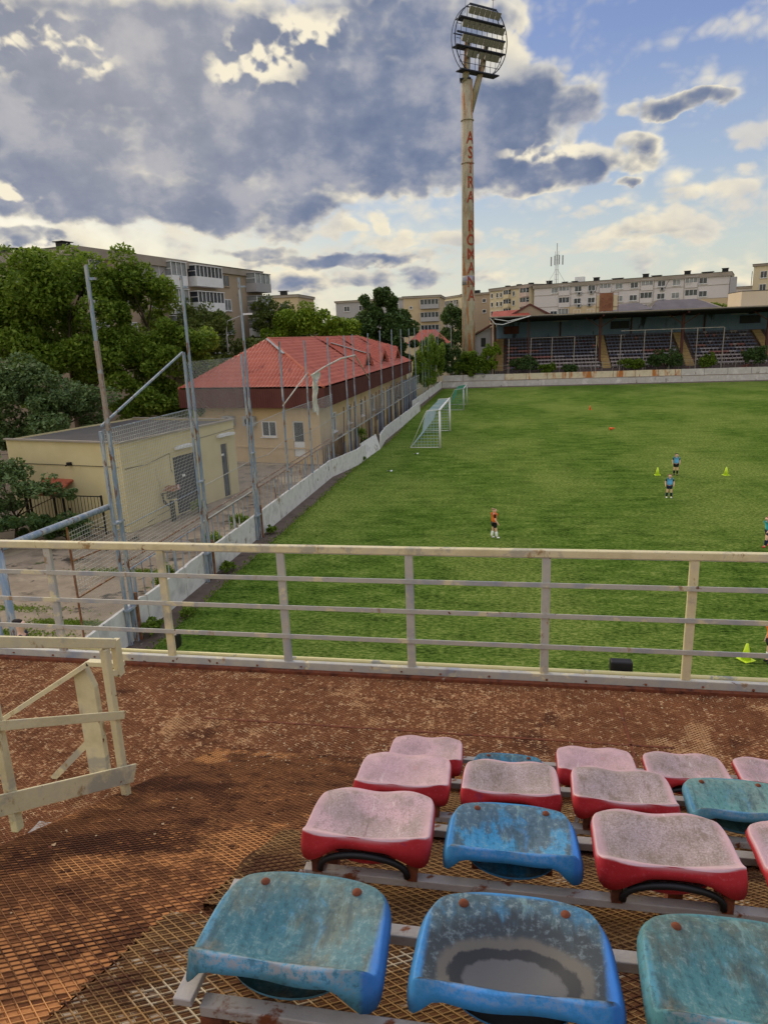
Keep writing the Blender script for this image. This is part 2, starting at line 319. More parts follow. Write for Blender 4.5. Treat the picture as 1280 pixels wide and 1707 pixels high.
# rusty expanded-metal floor (45 x 26 mm diamonds)
def floor_material(name, lx, ly, dark, tan, pale, pale_lo, pale_hi, strand, rw=.30):
    mt, g, b, tc = base_mat(name); v = tc['Object']
    wv = g.noise(v, 2.2, 3, .5); x, y, z = g.sep(v)
    x = g.m('ADD', x, g.m('MULTIPLY', g.m('SUBTRACT', wv, .5), .03)); y = g.m('ADD', y, g.m('MULTIPLY', g.m('SUBTRACT', wv, .5), .02))
    xs = g.m('DIVIDE', x, lx); ys = g.m('DIVIDE', y, ly)
    a = g.m('PINGPONG', g.m('ADD', xs, ys), .5); bb = g.m('PINGPONG', g.m('SUBTRACT', xs, ys), .5)
    dmin = g.m('MINIMUM', a, bb)                       # 0 on a strand, grows to .5 mid-cell
    st = g.ss(dmin, .04, .11, 1., 0.)
    cell = g.comb(g.m('FLOOR', g.m('ADD', xs, ys)), g.m('FLOOR', g.m('SUBTRACT', xs, ys)), 0.)
    wn = g.node('ShaderNodeTexWhiteNoise', noise_dimensions='2D'); g.put(wn.inputs['Vector'], cell); rc = wn.outputs['Value']
    big = g.noise(v, .9, 6, .65, .4); mid = g.noise(g.mapping(v, (1, 1, 1), (4, 4, 4)), 5., 6, .7); fine = g.noise(v, 60., 4, .7)
    base = g.mix(g.ss(mid, .35, .65), dark, g.mix(.5, dark, tan))
    base = g.mix(g.m('MULTIPLY', g.ss(fine, .5, .8), .5), base, tan)
    pm = g.ss(g.m('ADD', g.m('MULTIPLY', big, (1-rw)*.64), g.m('ADD', g.m('MULTIPLY', mid, (1-rw)*.36), g.m('MULTIPLY', rc, rw))), pale_lo, pale_hi)
    base = g.mix(pm, base, g.mix(fine, pale, tan))
    strc = g.mix(g.ss(mid, .38, .62), g.mix(.35, dark, strand), strand)
    col = g.mix(g.m('MULTIPLY', st, .35), base, strc)
    g.put(b.inputs['Base Color'], col); b.inputs['Roughness'].default_value = .95; b.inputs['Specular IOR Level'].default_value = .08
    h = g.m('ADD', g.m('ADD', g.m('MULTIPLY', st, 1.), g.m('MULTIPLY', fine, .35)), g.m('MULTIPLY', mid, .5))
    bn = g.node('ShaderNodeBump'); bn.inputs['Strength'].default_value = 1.; bn.inputs['Distance'].default_value = .008
    g.put(bn.inputs['Height'], h); g.l.new(bn.outputs[0], b.inputs['Normal'])
    return mt
floor_walk = floor_material('walkway_rust', .042, .027, L(90, 55, 37), L(148, 98, 64), L(208, 168, 122), .565, .67, L(146, 102, 70), .30)
floor_ramp = floor_material('ramp_rust', .047, .036, L(74, 44, 29), L(142, 92, 56), L(196, 136, 84), .515, .60, L(166, 116, 74), .14)
floor_tread = floor_material('tread_rust', .052, .040, L(64, 40, 28), L(116, 78, 48), L(190, 182, 162), .63, .67, L(178, 146, 96))

# =============================================================== SETTING
gm = M('ground_dirt', [L(70, 76, 48), L(98, 94, 70), L(58, 66, 40)], .05, .95, .3, 2)
structure(MB().add([(-3000, -300, -.03), (3000, -300, -.03), (3000, 5000, -.03), (-3000, 5000, -.03)], [(0, 1, 2, 3)]).build('ground', gm))
structure(MB().add([(-9.12, -12, .0), (70, -12, .0), (70, 101.2, .0), (-9.3, 101.2, .0), (-9.0, 60, 0), (-8.7, 54, 0), (-9.2, 37, 0)], [tuple(range(7))]).build('pitch', grass_mat))
structure(MB().add([(-10.3, -12, -.008), (-8.6, -12, -.008), (-8.6, 103.3, -.008), (-10.3, 103.3, -.008)], [(0, 1, 2, 3)]).build('path', soil))
structure(MB().add([(-8.6, 101.2, -.012), (70, 101.2, -.012), (70, 103.4, -.012), (-8.6, 103.4, -.012)], [(0, 1, 2, 3)]).build('path', soil))
structure(MB().add([(-60, -12, -.014), (-10.3, -12, -.014), (-10.3, 60, -.014), (-60, 60, -.014)], [(0, 1, 2, 3)]).build('pavement', concrete_yard))
# low kerb-like edge where the turf meets the worn strip
tg = MB()
for i in range(5200):
    yy = rnd.uniform(14, 100); xx = -9.12+rnd.gauss(0, .14)+(.35 if 48 < yy < 60 else 0); h = rnd.uniform(.03, .09); a = rnd.uniform(0, 3.1)
    dx, dy = math.cos(a)*.03, math.sin(a)*.03
    tg.add([(xx-dx, yy-dy, -.01), (xx+dx, yy+dy, -.01), (xx+rnd.uniform(-.04, .04), yy, h)], [(0, 1, 2)])
tag(tg.build('grass', lf_mid), 'ragged tufts of grass along the edge of the pitch', 'grass', kind='stuff')

# =============================================================== TREES AND PLANTS
def leaves(clumps, n, size, rs, flat=.35):
    """clumps: (x,y,z,rx,ry,rz); leaf-sized rhombi spread through lumpy sub-clumps"""
    vol = np.array([c[3]*c[4]*c[5] for c in clumps])**.67; pr = vol/vol.sum()
    cs = []; gen = np.random.default_rng(rs)
    P = []
    for k, c in enumerate(clumps):
        m = int(n*pr[k]); ns = max(6, int(26*(vol[k]/vol.max())+4))
        d = gen.normal(size=(ns, 3)); d /= np.linalg.norm(d, axis=1)[:, None]
        d[:, 2] = np.where(d[:, 2] < -.4, -d[:, 2]*.6, d[:, 2])
        rad = gen.uniform(.55, 1.0, (ns, 1))
        sc_ = np.array([c[3], c[4], c[5]]); cen = np.array(c[:3])+d*sc_*rad
        sr = gen.uniform(.22, .42, (ns, 1))*sc_
        idx = gen.integers(0, ns, m)
        q = gen.normal(size=(m, 3)); q /= np.linalg.norm(q, axis=1)[:, None]
        q *= gen.uniform(.45, 1.0, (m, 1))**.6
        q[:, 2] *= .75
        P.append(cen[idx]+q*sr[idx])
    P = np.concatenate(P); m = len(P)
    a = gen.uniform(0, 2*np.pi, m); tilt = gen.normal(0, flat+.25, m)
    u = np.stack([np.cos(a)*np.cos(tilt), np.sin(a)*np.cos(tilt), np.sin(tilt)], 1)
    nrm = gen.normal(size=(m, 3))*.55+np.array([0, 0, 1.]); v = np.cross(nrm, u); v /= np.linalg.norm(v, axis=1)[:, None]
    s = size*gen.uniform(.6, 1.3, (m, 1))
    V = np.empty((m, 4, 3)); V[:, 0] = P-u*s; V[:, 1] = P-v*s*.55; V[:, 2] = P+u*s; V[:, 3] = P+v*s*.55
    return V.reshape(-1, 3)
def crown_mesh(name, V, mat, parent):
    off = np.array(OFF[parent.name]) if parent is not None else np.zeros(3)
    V = V-off; m = len(V)//4
    me = bpy.data.meshes.new(name); me.vertices.add(len(V)); me.vertices.foreach_set('co', V.ravel().astype(np.float32))
    me.loops.add(m*4); me.loops.foreach_set('vertex_index', np.arange(m*4, dtype=np.int32))
    me.polygons.add(m); me.polygons.foreach_set('loop_start', np.arange(0, m*4, 4, dtype=np.int32))
    me.update(calc_edges=True); me.validate()
    me.materials.append(mat); o = bpy.data.objects.new(name, me); COL.objects.link(o)
    if parent is not None: o.parent = parent
    OFF[o.name] = Vector(off); return o
def tree(name, base, clumps, n, size, mat, label, group=None, tr=.22, seed=1, cat='tree'):
    e = empty(name, base, 0, label, cat, group); rg = random.Random(seed)
    cz = sum(c[2] for c in clumps)/len(clumps); b = Vector(base)
    mb = MB(); zt = min(c[2]-c[5]*.5 for c in clumps); zt = max(zt, b.z+.3)
    cx = sum(c[0] for c in clumps)/len(clumps); cy = sum(c[1] for c in clumps)/len(clumps)
    fork = Vector((b.x*.6+cx*.4, b.y*.6+cy*.4, b.z+(cz-b.z)*.45))
    mb.tube([b, b.lerp(fork, .5)+Vector((rg.uniform(-.1, .1), rg.uniform(-.1, .1), 0)), fork], [tr, tr*.8, tr*.7], 8)
    for c in clumps:
        p = Vector(c[:3]); mid = fork.lerp(p, .5)+Vector((rg.uniform(-.3, .3), 0, .2))*c[3]*.3
        mb.tube([fork, mid, p], [tr*.5, tr*.32, tr*.12], 6)
        for k in range(4):
            q = p+Vector((rg.uniform(-1, 1)*c[3], rg.uniform(-1, 1)*c[4], rg.uniform(0, 1)*c[5]))*.8
            mb.tube([p.lerp(mid, .4), p.lerp(q, .6), q], [tr*.18, tr*.1, tr*.03], 5)
    mb.build('trunk', bark, e, smooth=True)
    crown_mesh('crown', leaves(clumps, n, size, seed), mat, e)
    return e
tree('maple_tree', (-30.5, 45, 0), [(-33, 45, 10.0, 4.2, 3.5, 4.4), (-29.2, 44, 10.9, 3.5, 3, 3.8), (-27, 44, 6.2, 3.5, 3, 3.4), (-36.5, 46, 9.0, 4, 3, 4), (-31.5, 43.5, 5.5, 4, 3, 3.6), (-24.2, 44.2, 3.6, 2.2, 2, 2.4)], 62000, .17, lf_mid,
     'big mid green maple tree rising highest behind the yellow hut', tr=.35, seed=3)
tree('maple_tree', (-23.5, 46.5, 0), [(-25.2, 46, 10.5, 2.5, 2.5, 3.3), (-22.6, 45.3, 6.9, 2.5, 2.4, 2.8), (-25.5, 45, 6.4, 3.2, 2.6, 3.2), (-21.4, 45.2, 3.2, 2.1, 1.9, 2.1), (-24.5, 45, 3.0, 2.6, 2.2, 2.4)], 44000, .16, lf_mid,
     'leafy green tree between the hut and the red tiled roof', tr=.3, seed=5)
tree('locust_tree', (-25.5, 34.5, 0), [(-26, 34, 5.0, 3.0, 2.6, 2.2), (-23.0, 33.6, 4.2, 2.3, 2.2, 1.9), (-28.5, 34, 6.0, 3, 2.5, 2.2), (-21.9, 33.8, 2.6, 1.5, 1.6, 1.5), (-26.5, 33.5, 2.4, 3.2, 2.3, 1.9)], 42000, .11, lf_grey,
     'grey green drooping tree at the left edge beside the hut', tr=.2, seed=8)
tree('young_tree', (-20.4, 24.6, 0), [(-20.6, 24.6, 2.4, 1.3, 1.1, 1.1), (-19.1, 24.6, 2.1, .9, .9, .7), (-21.8, 25, 3.1, 1.2, 1, 1.1), (-18.2, 24.8, 1.9, .6, .6, .45), (-20.6, 24.4, 1.2, .9, .8, .8)], 9000, .085, lf_grey,
     'young small-leaved tree in front of the hut side wall', tr=.08, seed=12)
tree('dark_shrub', (-21.6, 22.8, 0), [(-22.5, 22.6, 1.0, 1.8, 1.2, 1.3), (-20.6, 22.8, .8, 1.4, 1, 1.0), (-24.3, 23.5, 1.5, 1.8, 1.4, 1.6), (-19.3, 23.8, .7, 1.0, .9, .9)], 14000, .09, lf_dark,
     'dark shaded shrub below the young tree at the left', tr=.06, seed=14, cat='shrub')
tree('dark_shrub', (-17.6, 24.2, 0), [(-17.6, 24.1, .6, .9, .7, .7), (-18.6, 24.3, .6, .7, .6, .6)], 4500, .08, lf_dark,
     'dark shrub against the black bars by the hut corner', tr=.04, seed=15, cat='shrub')
tree('sparse_tree', (-34.5, 74, 0), [(-35.5, 74, 9.8, 3.0, 2.4, 3.4), (-32.0, 74, 8.7, 2.6, 2.2, 3.2), (-33.5, 73, 5, 4, 2.5, 2.6)], 8500, .17, lf_olive,
     'thin olive tree with open twigs in front of the brown apartments', tr=.2, seed=21)
tree('leafy_tree', (-33.5, 70, 0), [(-31.6, 70, 8.2, 3.0, 2.4, 3.2), (-31.0, 70, 5.0, 3.4, 2.4, 3.4), (-36.5, 70, 7.6, 3.8, 2.5, 3.8), (-27.4, 71, 5.4, 2.6, 2.2, 3.2), (-41, 70, 4, 4, 2.5, 3.2)], 30000, .19, lf_olive,
     'broad olive green tree under the street lamp behind the tiled roof', tr=.25, seed=22)
tree('street_tree', (-29.0, 88, 0), [(-30.0, 88, 10.2, 2.8, 2.4, 2.9), (-28.0, 88, 8.0, 3, 2.4, 3), (-31, 88, 5.6, 3, 2.4, 3)], 13000, .20, lf_olive,
     'dull green tree just right of the brown apartment end', tr=.25, seed=23)
tree('street_tree', (-24.0, 84, 0), [(-24.8, 84, 9.0, 3.6, 2.8, 3.5), (-20.6, 84, 8.0, 3.0, 2.6, 2.9), (-27.6, 84, 6.4, 3.0, 2.6, 3.0), (-23.4, 83.6, 5.4, 4.4, 3.0, 2.8), (-18.2, 84, 5.8, 2.4, 2.4, 2.4)], 34000, .19, lf_bright,
     'bright yellow-green round tree behind the tiled roof', tr=.3, seed=24)
tree('chestnut_tree', (-16.0, 92, 0), [(-16.6, 92, 11.4, 2.3, 2.0, 2.9), (-16.8, 92, 8.8, 3.7, 2.6, 3.3), (-14.2, 92, 7.4, 2.8, 2.2, 3.0), (-19.0, 92, 6.8, 2.4, 2.2, 2.6), (-16.4, 92, 5.2, 3.8, 2.6, 2.2)], 40000, .21, lf_dark,
     'tall dark green pointed tree standing over the roof ridge', tr=.35, seed=25)
tree('street_tree', (-10.4, 130, 0), [(-10.3, 130, 10.0, 2.3, 2.2, 2.9), (-9.4, 130, 6.6, 2.9, 2.2, 2.8)], 9000, .24, lf_dark,
     'dark tree in the gap left of the floodlight mast', tr=.3, seed=26)
tree('street_tree', (-1.5, 136, 0), [(-1.8, 136, 6.8, 3.4, 2.2, 2.6), (-4.2, 136, 5.8, 2.0, 2.0, 2.2)], 8000, .24, lf_dark,
     'small green tree in the gap right of the floodlight mast', tr=.3, seed=27)
tree('street_tree', (29, 138, 0), [(26.6, 138, 8.9, 2.8, 2, 1.9), (31.6, 138, 9.4, 3.6, 2, 2.2), (36, 138, 9.6, 3.0, 2, 2.2)], 11000, .24, lf_bright,
     'pale green treetops showing above the right end of the stand roof', tr=.3, seed=28)
tree('creeper', (-9.75, 86.5, 0), [(-10.3, 80.5, 2.9, .7, 2.2, 2.9), (-10.3, 84, 3.6, .8, 2.4, 3.3), (-10.3, 88, 3.9, .9, 2.6, 3.6), (-10.2, 92, 4.0, 1.0, 2.6, 3.8), (-10.2, 96.5, 4.0, 1.1, 2.8, 3.8), (-10.2, 100, 3.8, 1.2, 2.4, 3.6), (-10.6, 90, 2.0, 1.0, 9, 2.0)], 60000, .13, lf_mid,
     'green creeper covering the far poles of the side fence', tr=.06, seed=31, cat='climbing plant')
tree('bush', (-7.9, 105, 0), [(-8.4, 105.4, 3.9, 1.9, 1.3, 3.0), (-7.0, 104.9, 2.8, 1.6, 1.1, 2.2), (-9.9, 105, 4.4, 1.6, 1.3, 3.0), (-8.6, 105, 2.0, 2.4, 1, 1.6)], 18000, .13, lf_dark,
     'dark bush filling the corner left of the mast foot', tr=.08, seed=32, cat='bush')
tree('bush', (-5.0, 104.2, 1.2), [(-5.6, 104.2, 3.5, 1.5, .9, 2.1), (-4.0, 104.2, 3.0, 1.5, .9, 1.8), (-4.6, 103.9, 2.2, 1.9, .7, 1.2), (-6.6, 104.3, 2.6, 1.2, .8, 1.5)], 16000, .12, lf_mid,
     'leafy bush growing in front of the mast foot', tr=.07, seed=33, cat='bush')
tree('bush', (-2.4, 104.6, 1.2), [(-2.9, 104.4, 4.4, 1.0, .8, 1.6), (-1.9, 104.4, 5.0, .8, .7, 1.2), (-2.4, 104.3, 2.8, 1.0, .7, 1.3)], 6000, .12, lf_bright,
     'yellowish bush at the left end of the stand', tr=.06, seed=34, cat='bush')
for k, (x, z, w_, h_, lab) in enumerate([(2.2, 3.0, 1.9, 1.5, 'dark green bush before the first stand section, the leftmost of the stand bushes'), (5.6, 2.4, 1.2, .8, 'low thin bush between the leftmost stand bush and the first stairs'), (8.8, 2.3, 1.0, .7, 'small bush just left of the first yellow stairs'),
        (17.4, 2.6, 1.6, 1.0, 'low bush before the middle of the second stand section'), (22.0, 3.0, 2.3, 1.8, 'large bush left of the second yellow stairs'), (27.4, 2.7, 1.1, 1.2, 'narrow bush right of the second yellow stairs'), (33.6, 3.2, 1.6, 1.7, 'rounded bush before the third stand section')]):
    tree('bush', (x, 104.5, 1.2), [(x-w_*.4, 104.4, z, w_*.7, .7, h_*.8), (x+w_*.45, 104.4, z-.1, w_*.65, .7, h_), (x, 104.3, z-.5, w_*.8, .6, h_*.6)], int(3500*w_), .12, lf_mid if k % 2 else lf_dark, lab, 'bushes in front of the stand', .05, 40+k, 'bush')
for k, (x, y, s, lab) in enumerate([(-10.35, 24.6, .62, 'green weed clump behind the white wall at the third tall pole'), (-10.5, 22.2, .6, 'green weed clump behind the white wall between the second and third poles'), (-10.5, 18.8, .55, 'weed clump behind the white wall between the first and second poles'),
        (-14.3, 29.2, .5, 'weed tuft at the foot of the wide hut door'), (-9.6, 15.9, .42, 'weeds at the foot of the first tall pole'), (-9.55, 21.2, .32, 'weeds sprouting from the wall foot between the first two poles'), (-9.6, 25.9, .3, 'weeds at the wall foot by the third tall pole'), (-10.3, 47.6, .85, 'bush poking over the wall where the slab leans'), (-9.2, 42.6, .3, 'little weed where the wall bends'), (-9.2, 17.3, .25, 'thin weeds along the wall foot near the first pole')]):
    tree('weed', (x, y, 0), [(x, y, s*(1.3 if k < 3 or k == 7 else .55), s*.6, s*.75, s*.7), (x+.1, y+s*.7, s*.5, s*.4, s*.5, s*.4)], int(1300*s)+300, .055, lf_mid, lab, 'weeds along the side wall', .02, 60+k, 'weed')
# far hazy tree line so the land does not end in a bare edge
tw = []
for i in range(70):
    x = -420+i*12.5; tw.append((x, 330+rnd.uniform(-20, 20), 3, 10, 6, rnd.uniform(5, 8)))
o = crown_mesh('distant_trees', leaves(tw, 26000, .75, 77), lf_dark, None); tag(o, 'far off line of trees between the apartment blocks', 'trees', kind='stuff')

# =============================================================== SIDE WALL (white slabs)
PL = [(-9.95, 9.5), (-9.95, 37.6), (-9.2, 41.2), (-8.9, 47.6), (-9.25, 51.5), (-9.1, 60.), (-9.05, 71.6)]
def slabs(pl, parent, h=1.0, step=2.35, th=.09, mat=white_wall, lean=None):
    for a, b_ in zip(pl[:-1], pl[1:]):
        a = Vector((*a, 0)); b_ = Vector((*b_, 0)); n = max(1, round((b_-a).length/step)); d = (b_-a)/n; ang = math.atan2(d.y, d.x)
        for i in range(n):
            c = a+d*(i+.5); t = rnd.uniform(-.025, .025)
            hh = h+rnd.uniform(-.02, .03)
            if lean and lean(c): t = -.32; hh = h*1.08
            mb = MB(); Lh = d.length/2-.012
            nx = 10
            def P(u, v, s=1, Lh=Lh, hh=hh):
                return None
            pts = []
            for k in range(nx+1):
                x = -Lh+2*Lh*k/nx; pts.append((x, hh+rnd.uniform(-.012, .008)-(.06 if k in (0, nx) and rnd.random() < .3 else 0)))
            poly = [(-Lh, 0, 0), (Lh, 0, 0)]+[(x, 0, z) for x, z in reversed(pts)]
            T = Matrix.Translation(c) @ Matrix.Rotation(ang, 4, 'Z') @ Matrix.Rotation(t, 4, 'X')
            q = [T @ Vector((x, -th/2, z)) for x, y, z in poly]
            mb.prism(q, T.to_3x3() @ Vector((0, th, 0)))
            mb.build('wall_slab', mat, parent)
e = empty('pitch_wall', (-9.95, 9.5, 0), 0, 'long low whitewashed slab wall along the left edge of the pitch, leaning out where it bends', 'wall')
slabs(PL, e, lean=lambda c: 43.5 < c.y < 47.5)
e = empty('pitch_wall', (-9.95, 72.5, 0), 0, 'short whitewashed slab wall beyond the jog, running to the far corner', 'wall')
slabs([(-9.95, 72.6), (-9.7, 103)], e)

# =============================================================== TALL POLES AND FENCE MESH
def pole(x, y, h, hc, mats, label, tx=0., ty=0., yoff=-.28, foot=None):
    e = empty('fence_pole', (x, y, 0), 0, label, 'pole', 'tall poles along the side fence')
    mb = MB(); mb.bar((x, y, 0), (x+tx, y+ty, h*.55), .095, .08); mb.bar((x+tx, y+ty, h*.55-.02), (x+tx*1.8, y+ty*1.8, h), .075, .065)
    mb.box((x+tx*1.8+.12, y+ty, h-.32), (.22, .04, .06)); mb.build('upper_post', mats[0], e)
    if hc: MB().bar((x-.02, y+yoff, 0), (x-.04, y+yoff, hc), .075, .075).build('support_post', mats[1], e)
    mb = MB(); mb.bar((x+.03, y+.11, 0), (x+.03, y+.11, 1.35), .12, .08); mb.build('lower_channel', mats[2], e)
    mb = MB(); mb.box((x, y-.14, 1.0), (.16, .42, .06)); mb.box((x, y-.14, h*.35), (.14, .40, .05)); mb.build('bracket', mats[1], e)
ochre_rust = M('ochre_rust', [L(150, 116, 70), L(120, 70, 40), L(170, 160, 140)], 3, .8, .3, 30, stretch=(2, 2, .6))
pole(-9.83, 15.65, 9.65, 5.74, (pole_blue, pole_blue, ochre_rust), 'nearest tall blue and rust fence pole, at the left')
_p = next(o for o in bpy.data.objects if o.name == 'fence_pole'); MB().bar((-9.83, 15.65, 5.72), (-9.83, 15.65, 7.9), .10, .085).build('rusted_sleeve', pole_rust, _p)
pole(-9.78, 20.5, 9.75, 7.5, (pole_blue, pole_blue, ochre_rust), 'second tall blue fence pole, in front of the hut wall')
pole(-9.82, 25.35, 10.05, 7.3, (pole_blue, pole_blue, ochre_rust), 'third tall blue fence pole, at the right end of the hut')
# rust sleeve on the nearest pole
names = ['thin pole before the left part of the tiled roof', 'thin pole before the hip of the tiled roof', 'thin pole where the torn banner hangs', 'thin pole just past the torn banner', 'thin pole beside the first dark dormer', 'thin pole between the first and second dormers', 'thin pole before the second dormer', 'thin pole before the third dormer', 'thin pole near the far end of the building', 'thin pole at the far end of the building', 'last thin pole before the creeper begins']
TP = [(29.72, 7.7), (33.8, 7.7), (38.4, 7.8), (42.6, 7.9), (44.8, 7.95), (49.8, 8.0), (54.9, 8.2), (60.6, 8.3), (65.7, 8.35), (71.2, 8.4), (76.2, 8.5)]
for (y, h), nm in zip(TP, names):
    e = empty('fence_pole', (-9.9, y, 0), 0, nm, 'pole', 'thin poles along the side fence')
    lx = rnd.uniform(-.06, .06)
    MB().bar((-9.95, y, 0), (-9.95+lx, y, h), .07, .07).build('post', pole_blue, e)
    MB().box((-9.9, y-.06, 3.3), (.08, .04, .05)).box((-9.9, y-.06, 1.9), (.08, .04, .05)).build('clamp', ochre_rust, e)
cp = [(81.5, 8.4), (84.5, 8.0), (88, 8.5), (91, 8.2), (94.5, 8.6), (98, 8.3), (101.5, 8.4)]
for k, (y, h) in enumerate(cp):
    e = MB().bar((-9.9, y, 0), (-9.9+rnd.uniform(-.1, .1), y, h), .07, .07).build('fence_pole', pole_blue, loc=(-9.9, y, 0))
    tag(e, 'thin fence pole overgrown by the creeper, toward the far corner', 'pole', 'poles in the creeper')
def mesh_panel(y0, y1, z0, z1, x=-10.02, pitch=.10, r=.0042, diag=False, slope=0.):
    mb = MB()
    if diag:
        H_ = z1-z0; n = int((y1-y0+H_)/pitch)
        for i in range(n):
            s = y0-H_+i*pitch
            for sg in (1, -1):
                # line y = s + t , z = z0 + t (sg=1) ; mirrored for sg=-1
                t0 = max(0, y0-s); t1 = min(H_, y1-s)
                if t1-t0 < .05: continue
                if sg == 1: a, b_ = (x, s+t0, z0+t0), (x, s+t1, z0+t1)
                else: a, b_ = (x, s+t0, z1-t0), (x, s+t1, z1-t1)
                mb.bar(a, b_, r*1.0)
    else:
        n = int((y1-y0)/pitch)
        for i in range(n+1): mb.bar((x, y0+i*pitch, z0), (x, y0+i*pitch, z1), r*2)
        n = int((z1-z0)/pitch)
        for i in range(n+1): mb.bar((x, y0, z0+i*pitch), (x, y1, z0+i*pitch), r*2)
    return mb
e = empty('mesh_fence', (-10.02, 20.5, 0), 0, 'tall square wire mesh fence between the first and second tall poles', 'fence')
mesh_panel(15.75, 20.5, 1.9, 5.72).build('wire_mesh', wire_mat, e)
MB().bar((-10.02, 15.7, 1.9), (-10.02, 20.5, 1.9), .035).build('fence_rail', pole_blue, e); MB().bar((-10.0, 15.7, 3.1), (-10, 20.5, 3.1), .02).build('fence_rail', pole_blue, e); MB().bar((-10.02, 15.7, 5.72), (-10.02, 20.5, 5.72), .02).build('fence_rail', pole_blue, e)
e = empty('mesh_fence', (-10.02, 25, 0), 0, 'chain link fence stretched from the second to the third tall pole', 'fence')
mesh_panel(20.6, 25.3, 1.9, 7.2, pitch=.11, diag=True).build('wire_mesh', wire_mat, e)
MB().bar((-10.02, 20.5, 1.95), (-10.02, 25.3, 1.95), .035).build('fence_rail', wire_mat, e); MB().bar((-10.02, 20.5, 3.1), (-10.02, 25.3, 3.15), .018).build('fence_rail', wire_mat, e)
e = empty('mesh_fence', (-10.02, 30, 0), 0, 'sagging chain link fence running from the third tall pole toward the tiled building', 'fence')
mb = mesh_panel(25.4, 39.0, 1.9, 4.6, pitch=.12, diag=True); mb.build('wire_mesh', wire_mat, e)
mb = MB(); mb.tube([(-10.02, 25.3, 3.2), (-10.02, 27.5, 3.05), (-10.02, 30, 3.3), (-10.02, 34, 3.1), (-10.02, 39, 3.25)], .012, 5); mb.tube([(-10.02, 25.3, 4.5), (-10.02, 30, 4.62), (-10.02, 39, 4.6)], .012, 5); mb.build('tension_wire', wire_mat, e)
e = empty('mesh_fence', (-10.02, 60, 0), 0, 'wire fence on posts in front of the long side of the tiled building', 'fence')
mesh_panel(39.1, 79.5, 1.9, 3.3, pitch=.22, r=.004, diag=True).build('wire_mesh', wire_mat, e)
MB().bar((-10.0, 39, 1.9), (-9.98, 79.5, 1.9), .05).build('fence_rail', wire_mat, e); MB().bar((-10.0, 39, 3.3), (-10.0, 79.5, 3.3), .04).build('fence_rail', wire_mat, e)
# low barred fence on the wall line
e = empty('low_fence', (-10.15, 25, 0), 0, 'low barred blue fence with a double top pipe behind the white wall', 'fence')
mb = MB(); mb.tube([(-10.12, 15.9, 1.86), (-10.12, 39.4, 1.92)], .035, 6); mb.tube([(-10.3, 15.9, 1.98), (-10.26, 39.4, 2.02)], .03, 6); mb.build('top_pipe', ochre_rust, e)
for i in range(48):
    y = 16.4+i*.48
    if any(abs(y-q) < .2 for q in (20.5, 25.35)): continue
    MB().bar((-10.14, y, 0), (-10.14, y+rnd.uniform(-.03, .03), 1.86), .03 if i % 5 else .07, .02 if i % 5 else .06).build('fence_bar', pole_blue, e)
# brace
o = MB().bar((-9.92, 15.5, 5.85), (-9.92, 20.35, 7.5), .05).build('diagonal_brace', pole_blue, loc=(-9.92, 15.5, 5.8)); tag(o, 'long sloping steel brace between the first and second tall poles', 'brace')
# blue gate portal at the far left
e = empty('gate_frame', (-10, 11.5, 0), 0, 'peeling blue pipe gate frame reaching left from the nearest tall pole', 'gate')
MB().tube([(-9.98, 11.4, 3.93), (-9.98, 15.5, 3.80)], .075, 10).build('crossbar', pole_blue, e, True)
MB().tube([(-9.98, 11.5, 0), (-9.98, 11.5, 3.9)], .08, 10).tube([(-10.18, 11.35, 0), (-10.18, 11.35, 3.0)], .06, 8).build('post', pole_blue, e, True)
e = empty('mesh_fence', (-10, 13.7, 0), 0, 'square mesh panel with chain link below, left of the nearest tall pole', 'fence')
mesh_panel(13.75, 15.5, 2.0, 3.65, x=-10.0, pitch=.1, r=.003).build('wire_mesh', wire_mat, e)
mesh_panel(13.75, 15.5, .95, 1.98, x=-10.0, pitch=.055, r=.002, diag=True).build('wire_mesh', wire_mat, e)
MB().bar((-10, 13.7, .9), (-10, 13.7, 3.75), .035).bar((-10, 13.7, 2.0), (-10, 15.6, 1.98), .035).bar((-10, 13.7, 2.92), (-10, 15.6, 2.78), .03).build('panel_frame', ochre_rust, e)
# torn banner
e = empty('torn_banner', (-9.9, 38.5, 6.2), 0, 'torn pale banner hanging in shreds from the fence poles', 'banner')
cloth = M('banner_cloth', [L(176, 170, 150), L(196, 192, 176), L(130, 136, 140)], 3, .9)
mb = MB()
def Pb(u, v):
    wd = (1-v*.75)*1.5*(1+.2*math.sin(v*17)); return (-9.85+.10*math.sin(u*9+v*5), 34.3+u*wd+.25*v, 5.95+u*.12-v*1.9-.3*(u > .8)*v)
mb.grid(Pb, 10, 14); mb.build('cloth', cloth, e, True)
mb = MB(); mb.tube([(-9.85, 34.3, 5.95), (-9.85, 37, 6.25), (-9.88, 41.0, 6.55), (-9.88, 45, 6.62), (-9.88, 46.8, 5.9), (-9.88, 49.6, 4.7)], [.05, .04, .05, .05, .045, .03], 6)
mb.tube([(-9.9, 29.6, 4.9), (-9.9, 33.8, 6.1)], .03, 5); mb.build('cloth_strip', cloth, e, True)

